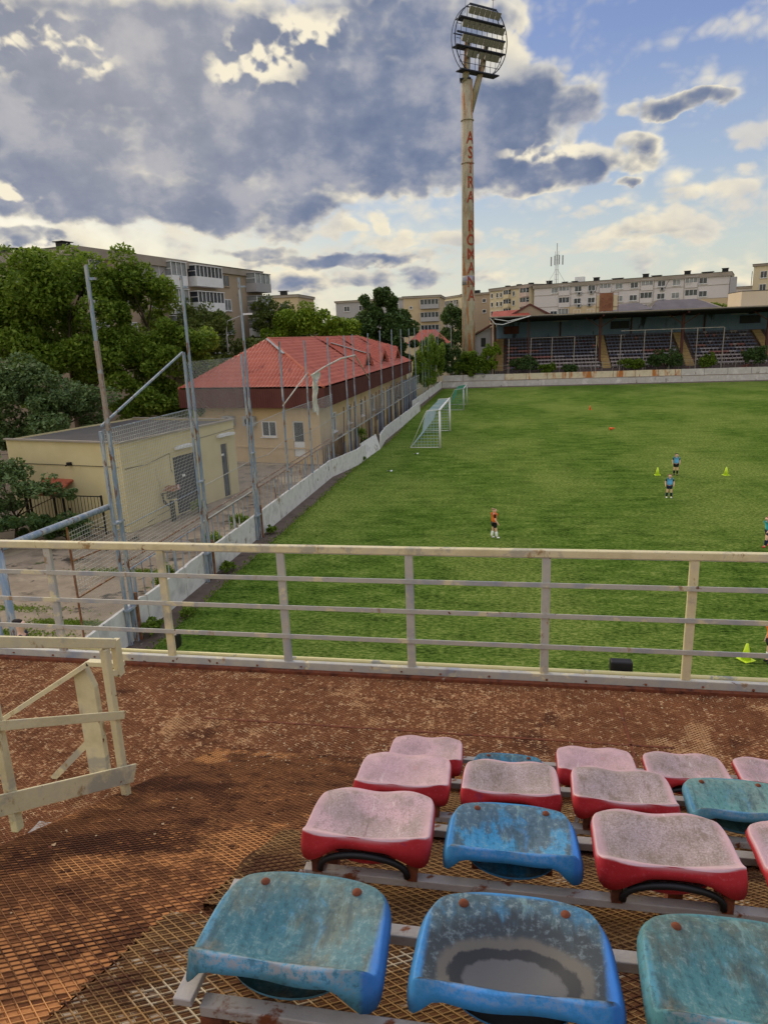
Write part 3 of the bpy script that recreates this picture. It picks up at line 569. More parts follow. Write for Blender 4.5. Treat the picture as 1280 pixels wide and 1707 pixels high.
# =============================================================== YELLOW HUT
K0 = Vector((-15.83, 25.84, 0)); kd = Vector((1.83, 7.76, 0)).normalized(); kp = Vector((-kd.y, kd.x, 0)); KL, KW, KH = 8.0, 6.7, 3.86
KA = math.atan2(kd.y, kd.x)
def kpt(s, t, z): return K0+kd*s+kp*t+Vector((0, 0, z))
e = empty('hut', K0, 0, 'flat-roofed yellow rendered hut with two dark doors behind the fence', 'hut'); hut = e
def wall_open(mb, org, d, n, Lh, H_, th, ops):
    """wall in plane org + s*d, thickness along n (inward), rectangular openings (s0,s1,z0,z1)"""
    xs = sorted({0, Lh, *[o[0] for o in ops], *[o[1] for o in ops]}); zs = sorted({0, H_, *[o[2] for o in ops], *[o[3] for o in ops]})
    P = lambda s, z, t: org+d*s+n*t+Vector((0, 0, z))
    for i in range(len(xs)-1):
        for j in range(len(zs)-1):
            cx, cz = (xs[i]+xs[i+1])/2, (zs[j]+zs[j+1])/2
            if any(o[0] < cx < o[1] and o[2] < cz < o[3] for o in ops): continue
            a, b_, c_, d_ = xs[i], xs[i+1], zs[j], zs[j+1]
            mb.add([P(a, c_, 0), P(b_, c_, 0), P(b_, d_, 0), P(a, d_, 0)], [(0, 1, 2, 3)])
    for o in ops:
        a, b_, c_, d_ = o
        for q in ((a, c_, a, d_), (b_, d_, b_, c_), (a, d_, b_, d_), (b_, c_, a, c_)):
            mb.add([P(q[0], q[1], 0), P(q[2], q[3], 0), P(q[2], q[3], th), P(q[0], q[1], th)], [(0, 1, 2, 3)])
DO = [(3.1, 4.72, 0, 2.72), (6.75, 7.30, 0, 2.75)]
mb = MB(); wall_open(mb, K0, kd, kp, KL, KH, .25, DO)
for a, b_ in (((0, 0), (0, KW)), ((KL, 0), (KL, KW)), ((0, KW), (KL, KW))):
    mb.add([kpt(*a, 0), kpt(*b_, 0), kpt(*b_, KH), kpt(*a, KH)], [(0, 1, 2, 3)])
mb.build('wall', kiosk_yellow, e)
mb = MB(); mb.box(kpt(KL/2, KW/2, KH-.12), (KL-.1, KW-.1, .1), KA); mb.build('roof', roof_grey, e)
mb = MB(); mb.bar(kpt(-.08, -.03, KH+.02), kpt(KL+.06, -.03, KH+.02), .14, .07); mb.bar(kpt(-.05, .02, KH+.03), kpt(-.05, KW, KH+.03), .14, .07); mb.bar(kpt(KL, 0.05, KH+.02), kpt(KL, KW, KH+.02), .12, .06)
mb.build('roof_edging', parapet_mat, e)
for (a, b_, z0, z1), lab in zip(DO, ('wide dark blue door', 'narrow dark blue door')):
    mb = MB(); c = kpt((a+b_)/2, .12, (z0+z1)/2); mb.box(c, (b_-a-.04, .05, z1-z0-.04), KA)
    d = mb.build('door', dark_metal, e); d['label'] = lab
    mb = MB()
    nb = max(2, int((b_-a)/.26))
    for i in range(nb+1): mb.bar(kpt(a+.05+(b_-a-.1)*i/nb, .075, .05), kpt(a+.05+(b_-a-.1)*i/nb, .075, z1-.06), .025)
    for q in range(8): mb.bar(kpt(a+.05, .07, .15+q*.34), kpt(b_-.05, .07, .15+q*.34), .02)
    mb.build('door_bars', dark_metal, d)
    MB().box(kpt((a+b_)/2-.1, .055, 1.75 if b_-a > 1 else 2.2), (.22, .01, .10), KA).build('door_notice', white_plastic, d)
o = MB().box(kpt(3.35, .055, .98+.3), (.16, .012, .26), KA).build('warning_sign', M('sign_red_white', [L(190, 60, 60), L(220, 210, 210)], 12, .6), hut)
for a in (3.9, 7.1):
    l = MB().box(kpt(a, -.14, 3.12 if a < 5 else 3.2), (1.35, .16, .12), KA).box(kpt(a, -.05, 3.16 if a < 5 else 3.24), (.9, .06, .1), KA).build('tube_lamp', white_plastic, hut)
MB().tube([kpt(0.1, -.02, 2.75), kpt(1.4, -.03, 2.72), kpt(2.9, -.03, 2.95), kpt(2.9, -.03, 2.2), kpt(3.0, -.03, 2.0)], .012, 5).tube([kpt(4.7, -.03, 3.3), kpt(8, -.03, 3.42)], .012, 5).tube([kpt(-.03, .2, 2.85), kpt(-.03, 6.2, 2.8)], .014, 5).build('cable', black_metal, hut)
MB().box(kpt(-.1, 2.9, 2.9), (.16, .16, .14), KA).bar(kpt(-.02, 2.9, 2.9), kpt(-.3, 2.9, 2.85), .05).build('wall_lamp', black_metal, hut)
# porch canopy on the side wall
mb = MB(); mb.prism([kpt(0, 2.9, 2.2), kpt(-1.15, 2.9, 1.75), kpt(-1.15, 2.9, 1.68), kpt(0, 2.9, 2.12)], kp*1.6); mb.build('porch_canopy', M('rusty_canopy', [L(150, 74, 50), L(170, 98, 70)], 3, .8, patch=(L(120, 60, 40), 4, .55, .65)), hut)
mb = MB(); [MB().bar(kpt(*q, 0), kpt(*q, hh_), .07).build('porch_post', black_metal, hut) for q, hh_ in (((-1.1, 2.95), 1.7), ((-1.1, 4.4), 1.7), ((-.4, 2.92), 1.0))]
# junction pedestal in front of the hut
e = empty('meter_pedestal', kpt(2.1, -.55, 0), 0, 'dark meter post with tangled cables in front of the hut', 'meter post'); q = kpt(2.1, -.55, 0)
MB().bar(q, q+Vector((0, 0, .95)), .18, .14).build('post', black_metal, e)
MB().box(q+Vector((.02, 0, 1.22)), (.36, .26, .34), KA).build('meter_box', M('meter_grey', [L(60, 58, 50), L(96, 92, 80)], 8, .7), e)
MB().prism([q+Vector((-.3, -.18, 1.42)), q+Vector((.3, -.18, 1.42)), q+Vector((.22, 0, 1.60)), q+Vector((-.22, 0, 1.60))], (0, .28, 0)).build('box_lid', ochre_rust, e)
mb = MB()
for k in range(3): mb.tube([q+Vector((.1*math.sin(k), -.05*k, 1.35)), q+Vector((-.32-.05*k, -.1, 1.3)), q+Vector((-.34, -.1, .85+.1*k)), q+Vector((-.1, -.06, .7))], .02, 5)
mb.tube([q+Vector((0, 0, .6)), q-kd*.9+Vector((0, 0, .5)), q-kd*1.6+Vector((0, 0, .35))], .015, 5); mb.build('cable', black_metal, e)
# dark bars beside the hut
e = empty('bar_fence', kpt(-.6, 1.2, 0), 0, 'black bar fence beside the side wall of the hut', 'fence')
mb = MB(); a, b_ = kpt(-.5, .9, 0), kpt(-1.6, 8.5, 0)
for k in (0, .25, .5, .75, 1): p = a.lerp(b_, k); MB().bar(p, p+Vector((0, 0, 1.7)), .07).build('fence_post', black_metal, e)
mb.bar(a+Vector((0, 0, 1.65)), b_+Vector((0, 0, 1.65)), .04); mb.bar(a+Vector((0, 0, .3)), b_+Vector((0, 0, .3)), .04)
for k in range(46): p = a.lerp(b_, k/45); mb.bar(p+Vector((0, 0, .1)), p+Vector((0, 0, 1.65)), .016)
mb.build('fence_bars', black_metal, e)
# manhole slab and litter
o = MB().tube([(-13.0, 24.0, .0), (-13.0, 24.0, .05)], .75, 14).build('manhole_slab', parapet_mat, loc=(-13, 24, 0)); tag(o, 'round pale concrete slab on the yard before the hut', 'slab')
mb = MB(); mb.grid(lambda u, v: (-17.9+u*1.0, 16.6+v*.5+.2*u, .03+.06*math.sin(u*7)*math.cos(v*6)), 8, 6)
o = mb.build('plastic_sheet', white_plastic, smooth=True, loc=(-17.6, 17, .0)); tag(o, 'crumpled white plastic sheet lying on the dark yard at far left', 'litter')
gs = MB()
for i in range(6500):
    k = rnd.random(); c0 = rnd.choice([(-14.4, 15.8, 1.2, .25), (-12.6, 16.6, .7, .22), (-16.5, 17.5, 1.6, .25), (-13.2, 21.0, .9, .3), (-12.2, 13.8, .5, .2)])
    xx, yy = c0[0]+rnd.gauss(0, c0[2]), c0[1]+rnd.gauss(0, c0[3]*.6); a = rnd.uniform(0, 6.3)
    gs.add([(xx-.03*math.cos(a), yy-.03*math.sin(a), -.012), (xx+.03*math.cos(a), yy+.03*math.sin(a), -.012), (xx+rnd.gauss(0, .03), yy+rnd.gauss(0, .03), rnd.uniform(.01, .05))], [(0, 1, 2)])
tag(gs.build('grass', lf_mid), 'thin strips of grass in the cracks of the yard', 'grass', kind='stuff')

# =============================================================== TILED BUILDING
e = empty('tiled_building', (-11, 40.9, 0), 0, 'long cream building with a red tile roof, deep red fascia and dormers', 'building'); tb = e
A_, B_, C_, D_ = Vector((-11, 40.9, 0)), Vector((-21.5, 42.9, 0)), Vector((-21.5, 81.5, 0)), Vector((-10.95, 80, 0)); EZ, RZ = 4.85, 7.85
R1, R2 = Vector((-16.2, 46.3, RZ)), Vector((-16.2, 76, RZ))
def inset(p, q, t): return p.lerp(q, t)
ctr = (A_+B_+C_+D_)/4
def ins(p, d): v = Vector((1 if p.x < ctr.x else -1, 1 if p.y < ctr.y else -1, 0)); return p+v*d
a, b_, c_, d_ = [ins(p, .55) for p in (A_, B_, C_, D_)]
front = (b_-a); fd = front.normalized(); fn = Vector((-fd.y, fd.x, 0)); fn = fn if fn.y > 0 else -fn
WIN = [(3.15, 4.25, 1.72, 2.72), (1.15, 1.95, .45, 2.75), (7.2, 8.0, 1.8, 2.7)]
mb = MB(); wall_open(mb, a, fd, fn, front.length, 3.9, .2, WIN)
sd_ = (d_-a).normalized(); sn = Vector((-1, 0, 0))
SW = [(3.0+i*4.6, 4.3+i*4.6, 1.6, 2.9) for i in range(8)]
wall_open(mb, a, sd_, sn, (d_-a).length, 3.9, .2, SW)
for p, q in ((b_, c_), (c_, d_)): mb.add([p, q, q+Vector((0, 0, 3.9)), p+Vector((0, 0, 3.9))], [(0, 1, 2, 3)])
mb.build('wall', cream_render, e)
MB().bar(a-fn*.03+Vector((0, 0, 1.02)), b_-fn*.03+Vector((0, 0, 1.02)), .05, .08).build('wall_band', cream_render, e)
def window(parent, c, ax, n, wd, hg, fr=white_plastic, gl=glass_dark, mull=1, sill=True, inset=-.06):
    """c centre on the wall plane, ax along wall, n outward"""
    ang = math.atan2(ax.y, ax.x); mb = MB(); f = .07 if wd < 2 else .09
    bk = c+n*inset
    for s in (-1, 1): mb.box(bk+ax*s*(wd/2-f/2), (f, .08, hg), ang); mb.box(bk+Vector((0, 0, s*(hg/2-f/2))), (wd-2*f, .08, f), ang)
    for k in range(mull): mb.box(bk+ax*(-wd/2+wd*(k+1)/(mull+1)), (f*.8, .07, hg-2*f), ang)
    if sill: mb.box(c+n*.04-Vector((0, 0, hg/2+.04)), (wd+.1, .14, .05), ang)
    w_ = mb.build('window', fr, parent)
    MB().box(bk-n*.012, (wd-f, .02, hg-f), ang).build('pane', gl, w_); return w_
for k, (s0, s1, z0, z1) in enumerate(WIN):
    c = a+fd*(s0+s1)/2+Vector((0, 0, (z0+z1)/2))
    if k == 1:
        mb = MB(); ang = math.atan2(fd.y, fd.x)
        mb.box(c+fn*.08+Vector((0, 0, -.65)), (s1-s0-.04, .05, .95), ang); mb.box(c+fn*.08+Vector((0, 0, 1.1)), (s1-s0-.04, .05, .08), ang)
        for s in (-1, 1): mb.box(c+fn*.08+fd*s*(.37)+Vector((0, 0, .48)), (.06, .05, 1.2), ang)
        d = mb.build('door', white_plastic, e); MB().box(c+fn*.10+Vector((0, 0, .45)), (s1-s0-.1, .02, 1.2), ang).build('pane', glass_dark, d)
    else: window(e, c, fd, -fn, s1-s0, z1-z0)
for (s0, s1, z0, z1) in SW: window(e, a+sd_*(s0+s1)/2+Vector((0, 0, (z0+z1)/2)), sd_, -sn, s1-s0, z1-z0, gl=glass_pale)
for s in (5.0, 6.6):
    c = a+fd*s-fn*.22+Vector((0, 0, 2.75)); ang = math.atan2(fd.y, fd.x)
    u_ = MB().box(c, (.85, .32, .62), ang).build('air_conditioner', grey_plastic, e)
    MB().tube([c-fn*.17, c-fn*.20], .24, 16).build('fan_grille', black_metal, u_)
# fascia (profiled) and soffit
mb = MB()
for p, q in ((A_, B_), (A_, D_), (B_, C_), (C_, D_)):
    n = int((q-p).length/.16); dd = (q-p)/n; nn = Vector((dd.y, -dd.x, 0)).normalized(); mid = (p+q)/2-ctr; nn = nn if nn.dot(mid) > 0 else -nn
    for i in range(n):
        o0, o1 = p+dd*i, p+dd*(i+.5); o2 = p+dd*(i+1)
        h0 = Vector((0, 0, 3.62)); h1 = Vector((0, 0, EZ-.02)); k = nn*.022
        mb.add([o0+h0, o1+h0, o1+h1, o0+h1, o1+k+h0, o2+k+h0, o2+k+h1, o1+k+h1, ], [(0, 1, 2, 3), (4, 5, 6, 7), (1, 4, 7, 2)])
mb.add([A_+Vector((0, 0, 3.63)), B_+Vector((0, 0, 3.63)), C_+Vector((0, 0, 3.63)), D_+Vector((0, 0, 3.63))], [(0, 1, 2, 3)])
mb.build('fascia', red_fascia, e)
def tiled(poly, e0, e1, parent, name='roof', th=.0, cs=.40, ws=.26, res=(.053, .09)):
    """tile-profiled sheet over a planar polygon; e0->e1 is the eave direction"""
    e0 = Vector(e0); ax = (Vector(e1)-e0).normalized(); P = [Vector(p) for p in poly]
    nrm = (P[1]-P[0]).cross(P[2]-P[0]).normalized(); nrm = nrm if nrm.z > 0 else -nrm
    up = nrm.cross(ax).normalized(); up = up if up.z > 0 else -up
    uv = [((p-e0).dot(ax), (p-e0).dot(up)) for p in P]
    u0_, u1_ = min(u for u, v in uv), max(u for u, v in uv); v0_, v1_ = min(v for u, v in uv), max(v for u, v in uv)
    nu = max(2, int((u1_-u0_)/res[0])); nv = max(2, int((v1_-v0_)/res[1]))
    U, V = np.meshgrid(np.linspace(u0_, u1_, nu+1), np.linspace(v0_, v1_, nv+1))
    hh = .075*np.abs(np.cos(np.pi*U/ws))**.8 + .07*(1-(V/cs) % 1.)
    pts = np.array(e0)[None]+U.ravel()[:, None]*np.array(ax)+V.ravel()[:, None]*np.array(up)+hh.ravel()[:, None]*np.array(nrm)
    I, J = np.meshgrid(np.arange(nu), np.arange(nv)); I = I.ravel(); J = J.ravel()
    cu = u0_+(I+.5)*(u1_-u0_)/nu; cv = v0_+(J+.5)*(v1_-v0_)/nv
    ins_ = np.zeros(len(cu), bool); n = len(uv)
    for i in range(n):
        (x1, y1), (x2, y2) = uv[i], uv[(i+1) % n]
        if abs(y2-y1) < 1e-9: continue
        c = ((y1 > cv) != (y2 > cv)) & (cu < (x2-x1)*(cv-y1)/(y2-y1)+x1); ins_ ^= c
    I = I[ins_]; J = J[ins_]; F = np.stack([J*(nu+1)+I, J*(nu+1)+I+1, (J+1)*(nu+1)+I+1, (J+1)*(nu+1)+I], 1)
    used, inv = np.unique(F, return_inverse=True); F = inv.reshape(F.shape)
    off = np.array(OFF[parent.name])
    me = bpy.data.meshes.new(name); me.from_pydata((pts[used]-off).tolist(), [], F.tolist()); me.materials.append(roof_red)
    me.polygons.foreach_set('use_smooth', [True]*len(F)); me.update()
    o = bpy.data.objects.new(name, me); COL.objects.link(o); o.parent = parent; OFF[o.name] = Vector(off); return o
zE = Vector((0, 0, EZ))
o0 = tiled([A_+zE, B_+zE, R1], A_+zE, B_+zE, e)
tiled([A_+zE, D_+zE, R2, R1], A_+zE, D_+zE, e, res=(.07, .09))
MB().add([B_+zE, C_+zE, R2, R1, D_+zE], [(0, 1, 2, 3), (1, 4, 2)]).build('roof', roof_red, e)
cap = M('ridge_cap', [L(170, 84, 64), L(190, 112, 80)], 2, .6)
MB().tube([A_+zE+Vector((0, 0, .05)), R1+Vector((0, 0, .08))], .09, 6).tube([R1+Vector((0, 0, .05)), R2], .09, 6).tube([B_+zE, R1], .08, 6).build('ridge_cap', cap, e)
q0 = R1.lerp(A_+zE, .03); q1 = R1.lerp(A_+zE, .36)
MB().bar(q0+Vector((-.12, -.02, .14)), q1+Vector((-.12, -.02, .14)), .30, .02).build('flashing', grey_plastic, e)
# dormers: front gable in the plane x=-12.9
for k, yc in enumerate((57.9, 65.8, 74.0)):
    xf, za, zb, hw = -11.75, 6.50, 5.22, 2.2; xr, zr_ = -16.1, 7.95
    d = empty('dormer', (xf, yc, zb)); d.parent = e; d.location = Vector((xf, yc, zb))-Vector((-11, 40.9, 0)); OFF[d.name] = Vector((xf, yc, zb))
    for s in (-1, 1): tiled([(xf+.2, yc, za+.06), (xr, yc, zr_), (xf+.2, yc+s*hw*1.08, zb-.02)], (xf+.2, yc+s*hw*1.08, zb-.02), (xr, yc, zr_), d, 'dormer_roof', res=(.06, .07))
    MB().add([(xf, yc-hw*.8, zb-.1), (xf, yc+hw*.8, zb-.1), (xf, yc, za-.10)], [(0, 1, 2)]).build('dormer_opening', black_metal, d)
    mb = MB()
    for s in (-1, 1): mb.prism([(xf+.12, yc+s*hw*1.1, zb-.12), (xf+.12, yc+s*hw*.82, zb-.12), (xf+.12, yc, za-.22), (xf+.12, yc, za+.10)], (.08, 0, 0))
    mb.build('bargeboard', roof_red, d)
    if k == 0: MB().bar((xf+.1, yc-.35, za-.02), (-14.6, yc-.35, 7.40), .5, .05, up=(0, 0, 1)).build('flashing', grey_plastic, d)
# weathered planks and sheets leaning on the side wall
plank_mats = [M('plank_'+n_, c, 2, .9, .3, 20, stretch=(2, 2, .4)) for n_, c in (('cream', [L(168, 150, 112), L(186, 168, 130)]), ('grey', [L(104, 108, 112), L(132, 134, 134)]), ('brown', [L(84, 66, 50), L(112, 92, 70)]), ('bluegrey', [L(96, 112, 130), L(120, 130, 140)]))]
e2 = empty('plank_screen', (-10.4, 60, 0), 0, 'patched screen of old vertical boards and sheets along the side of the tiled building', 'screen')
y = 41.5; k = 0
while y < 79.6:
    wd = rnd.uniform(.45, 1.3); zt = rnd.uniform(3.1, 3.5) if y > 66 else rnd.choice([1.8, 1.9, 3.2]) if y > 56 else rnd.choice([1.7, 1.85, 1.2])
    far_ = min(1, max(0, (y-52)/20)); mi = rnd.choices(range(4), [3*(1-far_)+.4, 1+2*far_, 1.2, 1+far_])[0]
    if rnd.random() < .88:
        MB().box((-10.42+rnd.uniform(-.02, .02), y+wd/2, zt/2), (.03, wd-.03, zt)).build('board', plank_mats[mi], e2)
    y += wd; k += 1
for y in [42.5+i*1.9 for i in range(20)]: MB().bar((-10.36, y, 0), (-10.3+rnd.uniform(-.1, .1), y+rnd.uniform(-.15, .15), 3.5), .06).build('batten', plank_mats[2], e2)

# =============================================================== GOALS
def goal(y0, y1, h, xb, post_mat, net_mat, label, r=.06, x=-4.65, topd=.9):
    e = empty('football_goal', (x, y0, 0), 0, label, 'goal')
    for y in (y0, y1): MB().tube([(x, y, 0), (x, y, h-r)], r, 12).build('post', post_mat, e, True)
    MB().tube([(x, y0-r, h), (x, y1+r, h)], r, 12).build('crossbar', post_mat, e, True)
    mb = MB()
    for y in (y0, y1): mb.tube([(x, y, h), (x-topd, y, h-.05), (x-topd-.15, y, h-.35), (xb, y, .05)], .025, 6); mb.tube([(xb, y, .04), (x, y, .04)], .025, 6)
    mb.tube([(xb, y0, .04), (xb, y1, .04)], .025, 6); mb.build('net_frame', post_mat, e, True)
    mb = MB(); st = .22; r2 = .012
    prof = [(x, h), (x-topd, h-.05), (x-topd-.15, h-.40), (x-topd-.35, h*.45), (xb, .05)]
    def pp(t):
        t *= len(prof)-1; i = min(int(t), len(prof)-2); f = t-i; return (prof[i][0]*(1-f)+prof[i+1][0]*f, prof[i][1]*(1-f)+prof[i+1][1]*f)
    n = int((y1-y0)/st)
    for i in range(n+1):
        y = y0+(y1-y0)*i/n; mb.tube([(*(pp(t/16)[0:1]), y, pp(t/16)[1]-.10*math.sin(math.pi*(t/16))) for t in range(17)], r2, 3, False)
    for t in range(22):
        px_, pz = pp(t/21); pz -= .10*math.sin(math.pi*t/21); mb.tube([(px_, y0+(y1-y0)*i/8, max(.03, pz-.05*math.sin(math.pi*i/8))) for i in range(9)], r2, 3, False)
    for y in (y0, y1):
        for k in range(1, int((x-xb)/st)+1):
            xx = x-k*st; zz = next((prof[i][1]+(xx-prof[i][0])/(prof[i+1][0]-prof[i][0])*(prof[i+1][1]-prof[i][1]) for i in range(4) if prof[i+1][0] <= xx <= prof[i][0]), 0)
            if zz > .1: mb.bar((xx, y, .04), (xx, y, zz), r2*1.6)
        for k in range(1, int(h/st)):
            zz = k*st; xx = next((prof[i][0]+(zz-prof[i][1])/(prof[i+1][1]-prof[i][1]+1e-6)*(prof[i+1][0]-prof[i][0]) for i in range(4) if prof[i+1][1] <= zz <= prof[i][1]), x)
            mb.bar((x, y, zz), (xx, y, zz), r2*1.6)
    mb.build('net', net_mat, e)
white_paint = M('white_paint', [L(214, 212, 206), L(230, 230, 226)], 3, .5)
net_w = M('net_white_blue', [L(130, 165, 175), L(190, 200, 200)], .8, .8)
net_g = M('net_green', [L(50, 130, 100), L(90, 150, 125)], .8, .8)
goal(47.7, 56.2, 2.66, -6.75, white_paint, net_w, 'nearer full-size white goal with a pale blue net at the side of the pitch', r=.075)
goal(71.9, 77.6, 2.2, -6.6, M('grey_white_paint', [L(170, 172, 168), L(196, 198, 194)], 3, .6), net_g, 'smaller distant goal with a green net near the far corner', r=.06, x=-4.5)

# =============================================================== TRAINING CONES AND MARKERS
cone_y = M('neon_yellow', [L(190, 220, 40), L(206, 232, 60)], 4, .5); cone_o = M('neon_orange', [L(220, 90, 40), L(236, 110, 50)], 4, .5)
def cone(x, y, h, mat, label, rz=0., grp='yellow training cones'):
    e = empty('training_cone', (x, y, 0), rz, label, 'cone', grp)
    mb = MB(); mb.tube([(0, 0, .02), (0, 0, h)], [h*.28, h*.06], 20); mb.build('cone', mat, e, True, local=True)
    o = MB().prism([(-h*.36, -h*.36, .003), (h*.36, -h*.36, .003), (h*.36, h*.36, .003), (-h*.36, h*.36, .003)], (0, 0, .022)).build('base', mat, e, local=True); bevel(o, .01)
cone(7.92, 37.95, .42, cone_y, 'yellow cone to the left of the two players in blue bibs')
cone(11.33, 37.9, .44, cone_y, 'yellow cone to the right of the two players in blue bibs', .3)
cone(5.6, 16.05, .42, cone_y, 'nearest yellow cone seen through the railing at the right', .5)
cone(7.98, 70.1, .42, cone_o, 'small orange cone far out on the pitch, the farther of the two', grp='orange markers')
e = empty('training_cone', (8.04, 55.5, .13), 0, 'small orange cone lying on its side, the nearer of the two orange ones', 'cone', 'orange markers'); e.rotation_euler = (R(80), 0, R(70))
MB().tube([(0, 0, -.18), (0, 0, .18)], [.12, .03], 16).build('cone', cone_o, e, True, local=True); MB().box((0, 0, -.19), (.27, .27, .02)).build('base', cone_o, e, local=True)
for k, (x, y) in enumerate([(-7.0, 39.2), (-6.2, 45.2)]):
    o = MB().grid(lambda u, v: (x+u*.32, y+v*.2, .02+.04*math.sin(u*5)*math.cos(v*4)), 5, 4).build('paper_scrap', white_plastic, smooth=True, loc=(x, y, 0))
    tag(o, ['white scrap on the grass nearer the camera than the goal', 'white scrap on the grass just before the nearer goal'][k], 'litter', 'scraps on the grass')

# =============================================================== FAR WALL (two tiers)
rusty_panel = M('rust_streaked_whitewash', [L(196, 184, 156), L(210, 198, 168), L(186, 170, 140)], 1.2, .9, .4, 12, [(L(176, 112, 58), .55, .50, .60, (1, 1, .25)), (L(132, 66, 32), .9, .60, .68, (1, 1, .2))])
white_low = M('old_whitewash', [L(196, 192, 184), L(180, 176, 168), L(210, 206, 198)], .9, .95, .5, 10, [(L(110, 102, 92), 1.1, .60, .68, (1, 1, .6)), (L(160, 96, 50), .35, .66, .70, (1, 1, .1))])
e = empty('end_wall', (-9.7, 103.4, 0), 0, 'long two-tiered wall at the far end, upper panels streaked with rust', 'wall')
x = -9.6
while x < 68:
    wd = 3.05; m_ = white_low if (x < -2.4 or x > 21.5) else rusty_panel
    MB().box((x+wd/2, 103.75, 1.32), (wd-.05, .12, .86+rnd.uniform(-.02, .02))).build('upper_panel', m_, e); x += wd
x = -9.6
while x < 68:
    wd = 2.4; MB().box((x+wd/2, 103.45, .38), (wd-.02, .16, .80+rnd.uniform(-.04, .02))).build('lower_slab', white_low, e); x += wd
MB().box((29, 103.6, .83), (78, .26, .09)).build('ledge', parapet_mat, e)

# =============================================================== GRANDSTAND
e = empty('grandstand', (29, 106, 0), 0, 'long old covered grandstand with stepped seat rows and a dark flat roof', 'grandstand'); gs = e
step_mat = M('stand_concrete', [L(78, 66, 66), L(98, 86, 84), L(60, 54, 56)], .6, .95, .3, 8, [(L(120, 66, 56), .5, .58, .66)])
X0, X1, NR = -1.9, 66.0, 10
prof = [(106.0, 0)]; 
for i in range(NR): prof += [(106.0+i*1.0, 2.05+i*.46), (106.0+(i+1)*1.0, 2.05+i*.46)]
prof += [(116.0, 6.7), (117.0, 6.7), (117.0, 0)]
MB().prism([(X0, y, z) for y, z in prof], (X1-X0, 0, 0)).build('terrace', step_mat, e)
stair_m = M('stair_yellow', [L(150, 126, 86), L(170, 146, 100)], 1, .9)
ST = [(-1.9, -.7), (13.6, 14.8), (25.1, 26.3), (36.5, 37.7), (48, 49.2)]
for a, b_ in ST:
    mb = MB()
    for i in range(NR*2):
        mb.box(((a+b_)/2, 106.0+i*.5+.12+.25, 2.05+i*.23+.09), (b_-a, .5, .23))
    mb.build('stairs', stair_m, e)
seat_cols = [M('far_seat_'+n_, c, 1, .6) for n_, c in (('navy', [L(86, 90, 112), L(112, 116, 134)]), ('plum', [L(140, 132, 136), L(168, 160, 160)]), ('red', [L(140, 92, 92), L(160, 116, 112)]), ('grey', [L(134, 132, 146), L(166, 162, 170)]))]
def far_seat(mb, x, y, z):
    mb.box((x, y+.22, z+.30), (.49, .38, .05)).box((x, y+.40, z+.38), (.49, .05, .18)).box((x, y+.24, z+.14), (.06, .2, .28))
cnt = 0; rest = [MB() for _ in seat_cols]; seats_protos = {}
for i in range(NR):
    x = X0+.9
    while x < X1-1:
        x += .54
        if any(a-.25 < x < b_+.25 for a, b_ in ST): continue
        if x > 44 and i > 0 and False: continue
        nz = mnoise.noise(Vector((x*.25, i*.9, 3.)))
        k = 2 if (nz > .30 and i < 6) or (x < 3 and i < 7 and nz > -.1) else 1 if i < 3 else 3 if (i in (3, 4) and nz > -.1) else 0
        if rnd.random() < .05: k = rnd.randrange(4)
        y, z = 106.0+i+.35, 2.05+i*.46
        if i in (2, 3, 4) and cnt < 100 and x < 24 and cnt < 34*(i-1):
            if k not in seats_protos:
                mb = MB(); far_seat(mb, 0, 0, 0); o = mb.build('seat', seat_cols[k], e, local=True); seats_protos[k] = o
            else:
                o = seats_protos[k].copy(); COL.objects.link(o); o.parent = e
            o.location = Vector((x, y, z))-OFF[e.name]; cnt += 1
        else: far_seat(rest[k], x, y, z)
allr = MB()
for k, r_ in enumerate(rest): allr.cur = k; allr.add(r_.v, r_.f)
o = allr.build('seat_rows', seat_cols, e); o['kind'] = 'stuff'
clad = M('blue_cladding', [L(104, 128, 154), L(126, 148, 170)], .3, .8, patch=(L(60, 66, 74), .5, .58, .68, (1, 1, .4)))
mb = MB()
n = int((X1-X0)/.35)
for i in range(n):
    x = X0+i*.35; mb.add([(x, 116.6, 6.6), (x+.2, 116.6, 6.6), (x+.2, 116.6, 9.4), (x, 116.6, 9.4), (x+.2, 116.55, 6.6), (x+.35, 116.55, 6.6), (x+.35, 116.55, 9.4), (x+.2, 116.55, 9.4)], [(0, 1, 2, 3), (4, 5, 6, 7), (1, 4, 7, 2)])
mb.box(((X0+X1)/2, 117.6, 4.7), (X1-X0, .1, 9.3)); mb.box((X0+.05, 112, 8.2), (.1, 9.2, 2.4)) if False else None
mb.build('back_wall', clad, e)
stand_roof = M('stand_roof', [L(52, 50, 52), L(70, 66, 64)], .5, .9, .2, 5); red_col = M('stand_column_red', [L(74, 44, 40), L(92, 58, 50)], 1, .8)
mb = MB(); mb.prism([(-2.7, 105.0, 9.92), (-2.7, 105.0, 9.66), (-2.7, 117.8, 9.10), (-2.7, 117.8, 9.30)], (70, 0, 0)); mb.build('roof', stand_roof, e)
mb = MB(); 
x = -2.7
while x < 66: mb.box((x+1.5, 104.97, 9.86+rnd.uniform(-.03, .03)), (2.98, .06, .14)); x += 3
mb.build('roof_gutter', parapet_mat, e)
for x in (-1.9, 3.0, 13.35, 24.8, 36.2, 47.6, 59):
    big = x > 5
    mb = MB(); mb.bar((x, 108.2, 2.5), (x, 108.2, 9.7), .34 if big else .2)
    mb.build('column', red_col, e)
    if big: MB().bar((x-.1, 108.0, 7.9), (x-2.2, 108.0, 9.3), .12).bar((x+.1, 108.0, 7.9), (x+2.2, 108.0, 9.3), .12).bar((x, 105.2, 9.5), (x, 117.5, 9.05), .2, .25).build('roof_brace', red_col, e)
